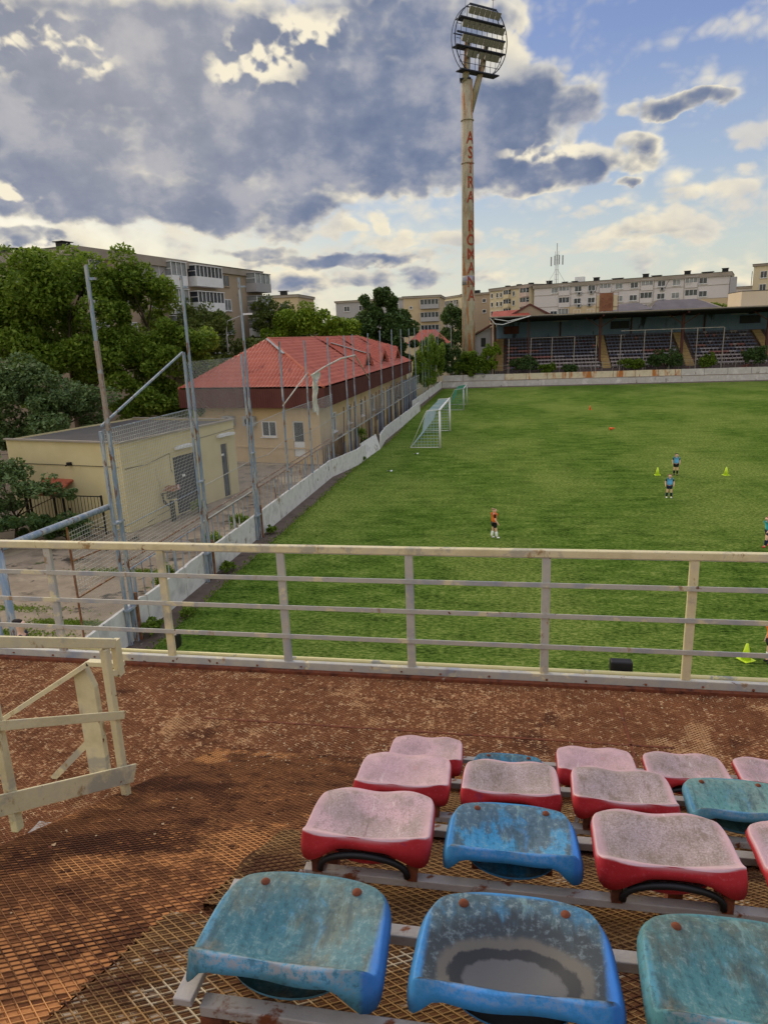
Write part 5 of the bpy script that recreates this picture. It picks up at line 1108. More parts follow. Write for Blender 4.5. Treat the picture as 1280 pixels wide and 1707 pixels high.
mb = MB(); mb.add([(-8, YB, FZ), (6, YB, FZ), (6, 5.47, FZ), (-8, 5.47, FZ)], [(0, 1, 2, 3)]); mb.add([(-8, 1.5, FZ), (-2.12, 1.5, FZ), (-2.12, YB, FZ), (-8, YB, FZ)], [(0, 1, 2, 3)])
mb.add([(-8, 5.47, FZ), (6, 5.47, FZ), (6, 5.47, FZ-.16), (-8, 5.47, FZ-.16)], [(0, 1, 2, 3)])
mb.cur = 1; strands(mb, -6.5, 3.6, YB+.01, 5.46, .042, .027, lambda x, y: FZ, .004, .0035, 1.); strands(mb, -5.5, -2.14, 2.4, YB+.0, .042, .027, lambda x, y: FZ, .004, .0035, 1.)
structure(mb.build('walkway_floor', [floor_walk, strand_walk]))
mb = MB()
def Pr(u, v):
    x = -2.12+8.1*u; y = YB-5.2*v
    z = fz(y)+.012*mnoise.noise(Vector((x*1.3, y*1.3, 0)))
    if v == 0: z = FZ
    return (x, y, z)
mb.grid(Pr, 60, 40)
mb.prism([(-2.12, YB, FZ-.05), (-2.12, -1.1, fz(-1.1)-.05), (-2.12, -1.1, fz(-1.1)-.01), (-2.12, YB, FZ-.01)], (-.02, 0, 0))
mb.cur = 1; strands(mb, -2.11, 3.2, .2, YB-.01, .047, .036, lambda x, y: Pr((x+2.12)/8.1, max(.001, (YB-y)/5.2))[2]-.001, .0036, .005)
structure(mb.build('ramp_floor', [floor_ramp, strand_ramp], smooth=False))
# tread sheets below the seats, slightly proud of the ramp
def tread(x0, y0, y1, label):
    mb = MB(); 
    def P(u, v):
        x, y = x0+(6-x0)*u, y0+(y1-y0)*v; 
        if u == 0: x += .02*math.sin(v*9)
        return (x, y, fz(y)+.034+.006*mnoise.noise(Vector((x*2, y*2, 4))))
    mb.grid(P, 40, 10); mb.add([P(0, 0), P(0, 1), (x0, y1, fz(y1)), (x0, y0, fz(y0))], [(0, 1, 2, 3)]); mb.add([P(0, 1), P(1, 1), (6, y1, fz(y1)), (x0, y1, fz(y1))], [(0, 1, 2, 3)]); mb.cur = 1; strands(mb, x0, 3.0, y0 if y0 > 0 else .3, y1, .052, .040, lambda x, y: P((x-x0)/(6-x0), (y-y0)/(y1-y0))[2]-.001, .005, .005)
    o = mb.build('tread_plate', [floor_tread, strand_tread], loc=(x0, y0, fz(y0)))
    tag(o, label, 'metal plate', 'tread plates under the seats')
tread(-1.10, -.9, 1.72, 'pale-flecked mesh plate under the nearest seat row'); tread(-1.02, 1.80, 2.58, 'mesh plate with a pale corner left of the second seat row'); tread(-.9, 2.68, 3.4, 'mesh plate below the third seat row')
o = MB().box((.9, 4.70, FZ+.004), (.018, .9, .006)).box((-.6, 4.62, FZ+.004), (3.6, .018, .006)).build('weld_seam', rust_dark, loc=(0, 4.6, FZ)); tag(o, 'raised rusty weld seams across the walkway plates', 'seam')
# rust flakes and grit lying on the deck
fk = MB()
for i in range(2600):
    if rnd.random() < .55: x, y = rnd.uniform(-2.0, 2.5), YB+rnd.gauss(0, .22)
    elif rnd.random() < .5: x, y = rnd.uniform(-5, 3), 5.40-abs(rnd.gauss(0, .10))
    else: x, y = rnd.uniform(-2.0, 2.5), rnd.uniform(.9, 5.3)
    z = (FZ if y > YB else fz(y)+.012*mnoise.noise(Vector((x*1.3, y*1.3, 0))))+.004; r_ = rnd.uniform(.003, .010)*(1.6 if rnd.random() < .05 else 1); a = rnd.uniform(0, 6.3)
    fk.cur = 0 if rnd.random() < .55 else 1
    fk.add([(x+r_*math.cos(a+q)*rnd.uniform(.6, 1.2), y+r_*math.sin(a+q)*rnd.uniform(.5, 1.1), z+rnd.uniform(0, .004)) for q in (0, 1.5, 3.0, 4.6)], [(0, 1, 2, 3)])
tag(fk.build('rust_flakes', [rust_dark, M('dry_grit', [L(150, 122, 90), L(190, 166, 130)], 9, .95)]), 'loose rust flakes and pale grit scattered over the deck', 'grit', kind='stuff')
# front railing
RY = 5.50
e = empty('railing', (-1, RY, FZ), 0, 'long peeling cream and blue-grey front railing across the walkway edge', 'railing'); rail = e
bevel(MB().box((-1, RY, 5.975), (14, .06, .062)).build('top_rail', cream_paint, e), .006)
bevel(MB().box((-1, RY+.0, 5.975-.033), (14, .05, .008)).build('top_rail_lip', blue_grey_paint, e), .002)
for z in (5.705, 5.43, 5.15): bevel(MB().box((-1, RY-.027, z), (14, .012, .042)).build('horizontal_bar', blue_grey_paint, e), .003)
for k in range(-2, 10):
    x = -5.42+1.13*(k+1) if k < 20 else 0
    x = -4.255+1.145*(k)
    p = MB().box((x, RY, (5.94+FZ+.02)/2), (.07, .04, 5.94-FZ-.02)).build('post', cream_paint if k % 4 == 1 else blue_grey_paint, e); bevel(p, .005)
bevel(MB().box((-1, RY-.005, FZ+.045), (14, .05, .10)).build('base_channel', blue_grey_paint, e), .006)
MB().box((-1, RY-.06, FZ+.012), (14, .05, .035)).build('kick_strip', rust_dark, e)
for i in range(26): 
    x = -6+i*.42+rnd.uniform(-.05, .05); MB().tube([(x, RY-.030, FZ+.05+rnd.uniform(-.015, .015)), (x, RY-.036, FZ+.05)], .010, 8).build('bolt', rust_dark, e)
o = MB().tube([(-7, 5.78, 4.775), (5, 5.78, 4.775)], .022, 8).build('outer_pipe', yellow_paint, smooth=True, loc=(-1, 5.78, 4.85)); tag(o, 'thin yellow pipe running just outside the front railing', 'pipe')
o = MB().box((-1, 5.62, 4.72), (14, .22, .03)).build('outer_ledge', blue_grey_paint, loc=(-1, 5.62, 4.79)); tag(o, 'narrow grey ledge outside the front railing', 'ledge')
for (x, z, wd, hg, lab) in ((1.02, 4.80, .19, .11, 'small black floodlight box outside the railing, between the two rightmost whole posts'), (-3.27, 4.86, .07, .15, 'small black floodlight box outside the railing toward the left')):
    e2 = empty('floodlight', (x, 5.86, 4.8), 0, lab, 'floodlight', 'black floodlights outside the railing')
    bevel(MB().box((x, 5.88, z), (wd, .10, hg)).build('housing', black_metal, e2), .012)
    MB().box((x, 5.935, z), (wd*.85, .01, hg*.75)).build('lamp_glass', glass_dark, e2); MB().box((x, 5.84, z-hg/2-.03), (.03, .03, .08)).build('bracket', black_metal, e2)
# ramp side railing (follows the slope, left)
e = empty('ramp_railing', (-2.1, 2.95, fz(2.95)), 0, 'cream steel railing panel on the left rising with the ramp', 'railing')
A = Vector((-2.06, 2.97, 0)); B = Vector((-2.22, 2.36, 0)); dd = (B-A).normalized()
def rp(s, z): p = A+dd*s; return Vector((p.x, p.y, z+fz(2.96)+s*.44))
slp = .60
for s, nm in ((0, 'post'), (.63, 'post'), (1.3, 'post')):
    p0 = rp(s, -.03); 
    bevel(MB().bar(p0, p0+Vector((0, 0, .905+.018*s)), .036, .045).build(nm, cream_paint, e), .004)
bevel(MB().bar(rp(-.06, .905), rp(2.2, .945), .04, .05).build('top_rail', cream_paint, e), .004)
MB().bar(rp(-.075, .925), rp(-.075, .72), .03, .05).bar(rp(-.075, .735), rp(-.0, .735), .03, .03).build('rail_end_hook', cream_paint, e)
n0 = Vector((dd.y, -dd.x, 0)); n0 = n0 if n0.x > 0 else -n0
bevel(MB().bar(rp(-.04, .49)+n0*.03, rp(2.2, .58)+n0*.03, .012, .045).build('middle_bar', cream_paint, e), .003)
bevel(MB().bar(rp(-.05, .13)+n0*.03, rp(2.2, .12)+n0*.03, .014, .10).build('bottom_plate', cream_paint, e), .003)
# descending stair handrail behind it
e = empty('stair_handrail', (-2.7, 3.7, FZ), 0, 'cream handrail on a wide channel post, sloping down to the stairs at the left', 'railing')
bevel(MB().prism([(-2.84, 3.72, FZ-.05), (-2.70, 3.72, FZ-.05), (-2.70, 3.72, 5.55), (-2.76, 3.72, 5.72), (-2.84, 3.72, 5.66)], (0, .05, 0)).build('channel_post', cream_paint, e), .003)
MB().bar((-2.45, 3.70, 5.745), (-2.70, 3.70, 5.745), .05, .03).bar((-2.69, 3.70, 5.745), (-3.75, 3.70, 5.07), .05, .03).bar((-3.74, 3.7, 5.08), (-4.6, 3.7, 4.5), .05, .03).build('sloping_rail', cream_paint, e)
MB().bar((-2.78, 3.75, 5.16), (-3.15, 3.75, 4.80), .03, .045).build('lower_brace', cream_paint, e)
o = MB().grid(lambda u, v: (-2.95+.62*u, 2.9+.42*v, FZ+.006+.012*mnoise.noise(Vector((u*6, v*6, 1)))), 14, 10).build('concrete_patch', M('crumbled_concrete', [L(130, 124, 116), L(168, 160, 150), L(90, 84, 78)], 14, .95, .8, 40), smooth=True, loc=(-2.7, 3.1, FZ)); tag(o, 'crumbled pale concrete showing at the foot of the ramp railing', 'concrete')

# =============================================================== SEATS
def blue_mat(name, teal, blue, grime, gr_lo, gr_hi, bowl=False, dirt=.5):
    mt, g, b, tc = base_mat(name); v = tc['Object']; x, y, z = g.sep(v); nz = g.sep(tc['Normal'])[2]
    n1 = g.noise(g.mapping(v, (1, .45, 1)), 14, 7, .7, .3); n2 = g.noise(v, 55, 6, .75); n3 = g.noise(g.mapping(v, (1, 1, 1), (3, 1, 2)), 5, 5, .6)
    top = g.mix(g.ss(n3, .38, .60), teal, g.mix(.5, teal, grime))
    top = g.mix(g.ss(g.m('ADD', g.m('MULTIPLY', n1, .6), g.m('MULTIPLY', n3, .4)), gr_lo, gr_hi), top, grime)
    top = g.mix(g.m('MULTIPLY', g.ss(n2, .52, .64), .35), top, L(150, 170, 166)); top = g.mix(g.m('MULTIPLY', g.ss(n2, .47, .38), .45), top, L(38, 58, 66))
    n4 = g.noise(g.mapping(v, (1.0, .5, 1), (9, 3, 1)), 11, 7, .72, .4); top = g.mix(g.m('MULTIPLY', g.ss(n4, .56, .66), .45), top, blue)
    n6 = g.noise(g.mapping(v, (1.2, .22, 1), (2, 8, 1)), 22, 8, .72, .3); top = g.mix(g.m('MULTIPLY', g.ss(n6, .53, .66), .55), top, L(120, 152, 148)); top = g.mix(g.m('MULTIPLY', g.ss(n6, .48, .36), .55), top, L(40, 70, 80))
    if bowl:
        rr_ = g.m('SQRT', g.m('ADD', g.m('POWER', g.m('DIVIDE', x, .150), 2.), g.m('POWER', g.m('DIVIDE', g.m('ADD', y, .075), .110), 2.)))
        rn = g.m('ADD', rr_, g.m('MULTIPLY', g.m('SUBTRACT', n1, .5), .38))
        drip = g.m('ADD', rn, g.m('MULTIPLY', g.m('SUBTRACT', g.noise(g.mapping(v, (1, .12, 1)), 42, 4, .6), .5), 1.1))
        top = g.mix(g.ss(drip, 1.75, 1.45), top, L(48, 56, 62))
        top = g.mix(g.m('MULTIPLY', g.ss(n2, .5, .66), .5), top, L(120, 136, 142))
        top = g.mix(g.ss(rn, 1.22, 1.08), top, L(92, 88, 82)); top = g.mix(g.ss(rn, .98, .93), top, L(40, 42, 46)); top = g.mix(g.ss(rn, .76, .70), top, L(84, 84, 86))
    low = g.m('MULTIPLY', g.ss(y, -.02, -.12), g.ss(n3, .40, .62)); top = g.mix(g.m('MULTIPLY', low, .75 if not bowl else 0.), top, g.mix(g.ss(n2, .45, .55), L(70, 66, 54), L(112, 96, 70)))
    # unfaded colour on the turned-down rim
    edge = g.m('ADD', g.m('MAXIMUM', g.m('ABSOLUTE', g.m('DIVIDE', x, .212)), g.m('MULTIPLY', g.m('ABSOLUTE', g.m('DIVIDE', y, .168)), .97)), g.m('MULTIPLY', g.m('SUBTRACT', n1, .5), .16))
    rim_ = g.m('MAXIMUM', g.ss(edge, .90, .99), g.ss(nz, .62, .40))
    rimc = g.mix(g.m('MULTIPLY', g.ss(n2, .52, .68), dirt), blue, g.mix(.5, L(150, 158, 156), teal))
    rimc = g.mix(g.m('MULTIPLY', g.ss(n3, .45, .6), dirt), rimc, teal)
    lipm = g.m('MULTIPLY', g.ss(y, -.146, -.156), g.ss(nz, .05, .45)); rimc = g.mix(g.m('MULTIPLY', lipm, g.m('MULTIPLY', g.ss(n2, .44, .56), .8*dirt)), rimc, L(150, 146, 146)); rimc = g.mix(g.m('MULTIPLY', g.ss(n2, .47, .40), .6*dirt), rimc, L(60, 84, 94))
    rimc = g.mix(g.m('MULTIPLY', g.ss(x, .185, .200), .8), rimc, L(44, 108, 186))
    col = g.mix(rim_, top, rimc)
    g.put(b.inputs['Base Color'], col); b.inputs['Roughness'].default_value = .62; b.inputs['Specular IOR Level'].default_value = .35
    bn = g.node('ShaderNodeBump'); bn.inputs['Strength'].default_value = .35; bn.inputs['Distance'].default_value = .002; g.put(bn.inputs['Height'], g.m('ADD', n2, n1)); g.l.new(bn.outputs[0], b.inputs['Normal'])
    return mt
def red_mat(name, grey, seed_):
    """grey: 0 = bleached pink, 1 = grey with lichen specks"""
    mt, g, b, tc = base_mat(name); v = tc['Object']; nz = g.sep(tc['Normal'])[2]; vo = g.mapping(v, (1, 1, 1), (seed_, seed_*1.7, 0))
    n1 = g.noise(vo, 9, 6, .65, .3); n2 = g.noise(vo, 85, 5, .75); n3 = g.noise(vo, 4.5, 5, .6)
    pink = g.mix(g.ss(n1, .35, .65), L(196, 160, 164), L(178, 146, 148))
    gry = g.mix(g.ss(n1, .35, .65), L(166, 148, 148), L(146, 130, 124))
    x, y, z = g.sep(v); edge = g.m('ADD', g.m('MAXIMUM', g.m('ABSOLUTE', g.m('DIVIDE', x, .212)), g.m('ABSOLUTE', g.m('DIVIDE', y, .168))), g.m('MULTIPLY', g.m('SUBTRACT', n1, .5), .22))
    inner = g.ss(edge, .99, .84); top = g.mix(g.m('MULTIPLY', inner, g.m('MULTIPLY', g.ss(n3, .60-.42*grey, .80-.42*grey), .35+.65*grey)), pink, gry)
    n7 = g.noise(vo, 150, 4, .8); n8 = g.noise(g.mapping(vo, (1, .5, 1)), 26, 7, .75)
    top = g.mix(g.m('MULTIPLY', g.m('MULTIPLY', g.ss(n7, .50, .60), inner), .20+.45*grey), top, L(118, 102, 90)); top = g.mix(g.m('MULTIPLY', g.m('MULTIPLY', g.ss(n7, .46, .38), inner), .35), top, L(206, 196, 190))
    top = g.mix(g.m('MULTIPLY', g.m('MULTIPLY', g.ss(n8, .50, .64), inner), .25+.45*grey), top, L(118, 102, 88))
    sn = g.noise(g.mapping(vo, (1.0, .10, 1), rot=(0, 0, .5)), 38, 3, .6); top = g.mix(g.m('MULTIPLY', g.ss(sn, .66, .70), .35), top, L(216, 204, 200))
    sn2 = g.noise(g.mapping(vo, (1.0, .08, 1), rot=(0, 0, -.9)), 30, 3, .6); top = g.mix(g.m('MULTIPLY', g.ss(sn2, .68, .72), .4), top, L(120, 92, 92))
    top = g.mix(g.m('MULTIPLY', g.ss(n3, .63, .70), .5*(1-grey)), top, L(206, 130, 142))
    red = g.mix(g.ss(n3, .35, .65), L(168, 36, 44), L(192, 52, 60)); red = g.mix(g.m('MULTIPLY', g.ss(n1, .60, .68), .6), red, L(112, 52, 88)); red = g.mix(g.m('MULTIPLY', g.ss(n2, .56, .66), .25), red, L(214, 120, 130))
    f = g.ss(g.m('ADD', nz, g.m('MULTIPLY', g.m('SUBTRACT', n1, .5), .22)), .22, .62)
    pale = g.mix(.5, pink, L(222, 190, 196))
    rimw = g.m('MULTIPLY', g.ss(nz, .92, .78), f)
    col = g.mix(f, red, g.mix(g.m('MULTIPLY', rimw, .7), top, pale))
    g.put(b.inputs['Base Color'], col); b.inputs['Roughness'].default_value = .65; b.inputs['Specular IOR Level'].default_value = .3
    bn = g.node('ShaderNodeBump'); bn.inputs['Strength'].default_value = .3; bn.inputs['Distance'].default_value = .0015; g.put(bn.inputs['Height'], n2); g.l.new(bn.outputs[0], b.inputs['Normal'])
    return mt
def sm(t): t = max(0., min(1., t)); return t*t*(3-2*t)
def seat_shell(parent, kind, mat, jit):
    a, bq = .218, .168
    if kind == 'blue': nfr, nbk, tap, lip, fm, fc, dish = 3.2, 7., .10, .066, .034, .112, .040
    else: nfr, nbk, tap, lip, fm, fc, dish = 5.0, 7.5, .05, .054, .040, .118, .030
    K, RG = 88, 16; mb = MB(); vs = []
    def zf(x, y, s):
        z = lip*(sm((-y/bq-.62)/.38) if kind == 'blue' else .8*sm((-y/bq-.42)/.58)+.2*sm((-y/bq-.8)/.2))
        q = ((x/(.62*a))**2+((y+.15*bq)/(.62*bq))**2)**1.25
        z -= dish*math.exp(-q)
        z -= .016*sm((y/bq-.70)/.30)
        z += .012*(abs(x)/a)**3*(1-sm((y/bq)))
        if kind == 'red': z -= .006*math.cos(math.pi*2*abs(x)/a*.95)*sm((y/bq)*1.2)
        z += jit*x*.05
        if kind == 'blue': z -= .012*(abs(x)/a)**4*sm(-y/bq)
        return z
    def bd(c, s, r):
        n = nfr if s > 0 else nbk
        ro = (abs(c)**n+abs(s)**n)**(-1/n); y = bq*ro*s*r; x = a*ro*c*r*(1-tap*(y+bq)/(2*bq)); return x, y
    vs.append((0, 0, zf(0, 0, 0)))
    for j in range(1, RG+1):
        r = ([(q/(RG-2))**.85*.965 for q in range(RG-1)]+[.988, 1.])[j]
        for k in range(K):
            th = 2*math.pi*k/K; c, s = math.cos(th), math.sin(th); x, y = bd(c, s, r); vs.append((x, y, zf(x, y, s)))
    fl = [(.03, .0035), (.10, .0055), (.5, .010), (1., .014 if kind == 'red' else .018)]
    for fr, out in fl:
        for k in range(K):
            th = 2*math.pi*k/K; c, s = math.cos(th), math.sin(th); x, y = bd(c, s, 1.); z = zf(x, y, s)
            bk = sm((-y/bq-.55)/.45); xm = (abs(x)/a)
            D = (.016+.010*sm(xm*2-1))*(1-bk)+bk*(fm+(fc-fm)*(sm((xm-(.66 if x < 0 else .55))/.34) if kind == 'blue' else sm((xm-.30)/.65)))
            if bk < 1 and y < 0: D = max(D, .028)
            nx, ny = c*abs(c)**2, s*abs(s)**2; l = math.hypot(nx, ny) or 1
            wave = .004*math.sin(x*28+jit*40)*bk
            vs.append((x+nx/l*out, y+ny/l*(out+wave), z-D*fr))
    fs = [(0, 1+k, 1+(k+1) % K) for k in range(K)]
    for j in range(RG+len(fl)-1):
        b0 = 1+j*K; b1 = b0+K
        fs += [(b0+k, b1+k, b1+(k+1) % K, b0+(k+1) % K) for k in range(K)]
    mb.add(vs, fs); o = mb.build('seat_shell', mat, parent, True, local=True)
    ub = MB(); rx, ry, rz_ = (.150, .105, .080) if kind == 'blue' else (.152, .100, .102)
    ub.grid(lambda u, v: (rx*math.cos(2*math.pi*u)*math.sin(v*1.5708+.0001), -.048+ry*math.sin(2*math.pi*u)*math.sin(v*1.5708+.0001), -.050-(rz_-.038)*math.cos(v*1.5708)), 36, 8)
    ub.build('seat_base', mat, parent, True, local=True)
    m1 = o.modifiers.new('thick', 'SOLIDIFY'); m1.thickness = .004; m1.offset = -1
    return o
ROWS = [(1.12, 1.30), (1.89, 1.62), (2.68, 1.99), (3.51, 2.42)]     # lip y, lip depth below the eye
LAY = [['blueA', 'blueS', 'blueA2'], ['redB1', 'blueB', 'redG', 'redP3'], ['redP', 'redG2', 'redG3', 'teal'], ['redP2', 'blueD', 'redP', 'redG4', 'redP4']]
LBL = {(0, 0): 'large faded teal-blue seat at the lower left with a bright blue right corner', (0, 1): 'large blue seat in the nearest row with black grime and round stains in its bowl', (0, 2): 'faded teal seat at the lower right corner, cut by the photo edge',
       (1, 0): 'bleached pink-topped red seat, leftmost of the second row from the camera', (1, 1): 'mottled bright blue seat in the second row, between two red seats', (1, 2): 'grey-topped red seat of the second row, right of the mottled blue seat', (1, 3): 'red seat of the second row cut off by the right photo edge',
       (2, 0): 'pale pink red seat, leftmost of the third row', (2, 1): 'grey lichen-covered red seat, second from the left in the third row', (2, 2): 'grey lichen-covered red seat, third from the left in the third row', (2, 3): 'faded teal seat at the right end of the third row, the only teal one there',
       (3, 0): 'pink-topped red seat, leftmost of the farthest row', (3, 1): 'half hidden blue seat of the farthest row, the only blue one there', (3, 2): 'smooth pink seat in the middle of the farthest row', (3, 3): 'grey-pink red seat of the farthest row, second from the right', (3, 4): 'pink seat of the farthest row at the right photo edge'}
MS = {'blueA': blue_mat('seat_teal_blue', L(62, 112, 122), L(84, 150, 182), L(96, 108, 98), .50, .60, dirt=.9), 'blueA2': blue_mat('seat_teal_faded', L(72, 122, 124), L(88, 152, 170), L(84, 98, 90), .48, .58, dirt=.9), 'blueS': blue_mat('seat_blue_stained', L(58, 120, 156), L(54, 136, 200), L(66, 84, 92), .46, .56, True, dirt=.35),
      'blueB': blue_mat('seat_blue_mottled', L(56, 136, 178), L(48, 128, 188), L(70, 96, 112), .47, .53, dirt=.3), 'teal': blue_mat('seat_teal_plain', L(92, 140, 136), L(72, 132, 166), L(104, 126, 120), .52, .6, dirt=.4), 'blueD': blue_mat('seat_blue_dotted', L(48, 124, 156), L(40, 110, 160), L(56, 84, 96), .48, .56, dirt=.3)}
for k, (nm, gy) in enumerate((('redB1', .55), ('redG', .95), ('redP3', .6), ('redP', .12), ('redG2', 1.0), ('redG3', .95), ('redP2', .3), ('redG4', .7), ('redP4', .35))): MS[nm] = red_mat('seat_'+nm, gy, k*1.3)
for ri, ((ly, dz), row) in enumerate(zip(ROWS, LAY)):
    yc = ly+.168; zp = EYE-dz-(.062 if row[0].startswith('blue') else .055)
    zr = zp-.105
    for ci, kind in enumerate(row):
        xc = -.475+.50*ci+((-.012, .004, .0)[ci] if ri == 0 else 0); blue = not kind.startswith('red')
        x_ = xc+rnd.uniform(-.006, .006); zz = EYE-dz-(.062 if blue else .050)
        if (ri, ci) == (3, 1): zz -= .07
        e = empty('stadium_seat', (x_, yc, zz), rnd.uniform(-.012, .012), LBL[(ri, ci)], 'seat', 'plastic seats bolted in rows')
        seat_shell(e, 'blue' if blue else 'red', MS[kind], rnd.uniform(-.3, .3))
        if blue:
            for sx in (-.122, .122):
                mb = MB(); pr_ = [(.0125, -.002), (.0125, .003), (.010, .007), (.005, .010), (.001, .011)]
                mb.tube([(sx, .112, -.004+q) for r_, q in pr_], [r_ for r_, q in pr_], 14); mb.build('bolt', rust_dark, e, True, local=True)
            mb = MB()
            for sx in (-.12, .12): mb.bar((sx, -.06, -.105), (sx, -.06, -.03), .03, .02); mb.bar((sx, .11, -.105), (sx, .11, -.012), .03, .02); mb.bar((sx, -.07, -.100), (sx, .12, -.100), .026, .010)
            mb.bar((-.12, .02, -.101), (.12, .02, -.101), .024, .008)
            mb.build('bracket', rust_dark, e, local=True)
        else:
            pts = []
            for k in range(17):
                t = math.pi*k/16; pts.append((-.150*math.cos(t), -.166-.010*math.sin(t), -.092+.078*math.sin(t)**.8))
            MB().tube(pts, .0115, 10).build('support_tube', black_metal, e, True, local=True)
            mb = MB()
            for sx in (-.165, .165): mb.bar((sx, -.150, -.112), (sx, -.150, -.05), .034, .022); mb.bar((sx, .09, -.11), (sx, .09, -.03), .03, .02)
            mb.bar((-.165, -.03, -.109), (.165, -.03, -.109), .026, .008); mb.bar((-.165, -.15, -.108), (-.165, .1, -.108), .03, .01); mb.bar((.165, -.15, -.108), (.165, .1, -.108), .03, .01)
            mb.build('bracket', rust_dark, e, local=True)
    rw = ['nearest', 'second', 'third', 'farthest'][ri]
    for yo, nm in ((-.135, 'rear'), (.115, 'front')):
        mb = MB(); x0 = -.685
        mb.box((x0+2.0, yc+yo, zr-.018), (4.0, .038, .030))
        o = mb.build('seat_rail', rail_seat, loc=(x0, yc+yo, zr)); bevel(o, .003); tag(o, f'white painted {nm} rail carrying the {rw} row of seats', 'rail', 'rails below the seats')
    mb = MB()
    for x in (-.66, .6, 1.9): 
        for yo in (-.135, .115): mb.box((x, yc+yo, (zr-.035+fz(yc+yo))/2), (.05, .04, max(.02, zr-.035-fz(yc+yo))))
    o = mb.build('rail_feet', rust_dark, loc=(-.66, yc, fz(yc))); tag(o, f'rusty stub feet under the {rw} row of seats', 'supports', 'stub feet under the rails')
    if ri == 0:
        o = MB().bar((-.716, yc-.17, zr+.020), (-.712, yc+.19, zr+.020), .045, .020).build('rail_end_plate', rail_seat, loc=(-.735, yc, zr)); bevel(o, .003); tag(o, 'flat grey end strip showing left of the nearest teal-blue seat', 'strip')
# bent steel scraps beside the second and third rows
for (x, y, z, lab) in ((-.72, 1.93, fz(1.93)+.17, 'bent white clip at the left end of the second seat row'), (.30, 2.78, EYE-2.12, 'bent clip on the rail between two grey seats of the third row')):
    mb = MB(); mb.bar((x, y-.06, z-.10), (x+.03, y-.03, z), .02, .006); mb.bar((x+.03, y-.03, z), (x+.10, y-.10, z-.05), .02, .006)
    o = mb.build('bent_clip', rail_seat, loc=(x, y, z)); tag(o, lab, 'clip')

# =============================================================== PEOPLE
skin_m = M('skin', [L(222, 176, 150), L(230, 186, 160)], 6, .6)
def cloth_m(n_, c): return M('cloth_'+n_, [c, tuple(min(1, q*1.25) for q in c)], 12, .85)
def skinned(name, verts, edges, mat, parent, sub=1, root=0):
    me = bpy.data.meshes.new(name); me.from_pydata([v[:3] for v in verts], edges, [])
    bm = bmesh.new(); bm.from_mesh(me); ly = bm.verts.layers.skin.verify(); bm.verts.ensure_lookup_table()
    for i, v in enumerate(bm.verts):
        v[ly].radius = (verts[i][3], verts[i][4] if len(verts[i]) > 4 else verts[i][3]); v[ly].use_root = (i == root)
    bm.to_mesh(me); bm.free()
    t = bpy.data.objects.new(name, me); COL.objects.link(t); t.modifiers.new('s', 'SKIN').use_smooth_shade = True
    s_ = t.modifiers.new('d', 'SUBSURF'); s_.levels = sub; s_.render_levels = sub
    dg = bpy.context.evaluated_depsgraph_get(); dg.update(); m2 = bpy.data.meshes.new_from_object(t.evaluated_get(dg)); bpy.data.objects.remove(t)
    m2.materials.clear(); m2.materials.append(mat)
    for p in m2.polygons: p.use_smooth = True
    o = bpy.data.objects.new(name, m2); COL.objects.link(o); o.parent = parent; return o
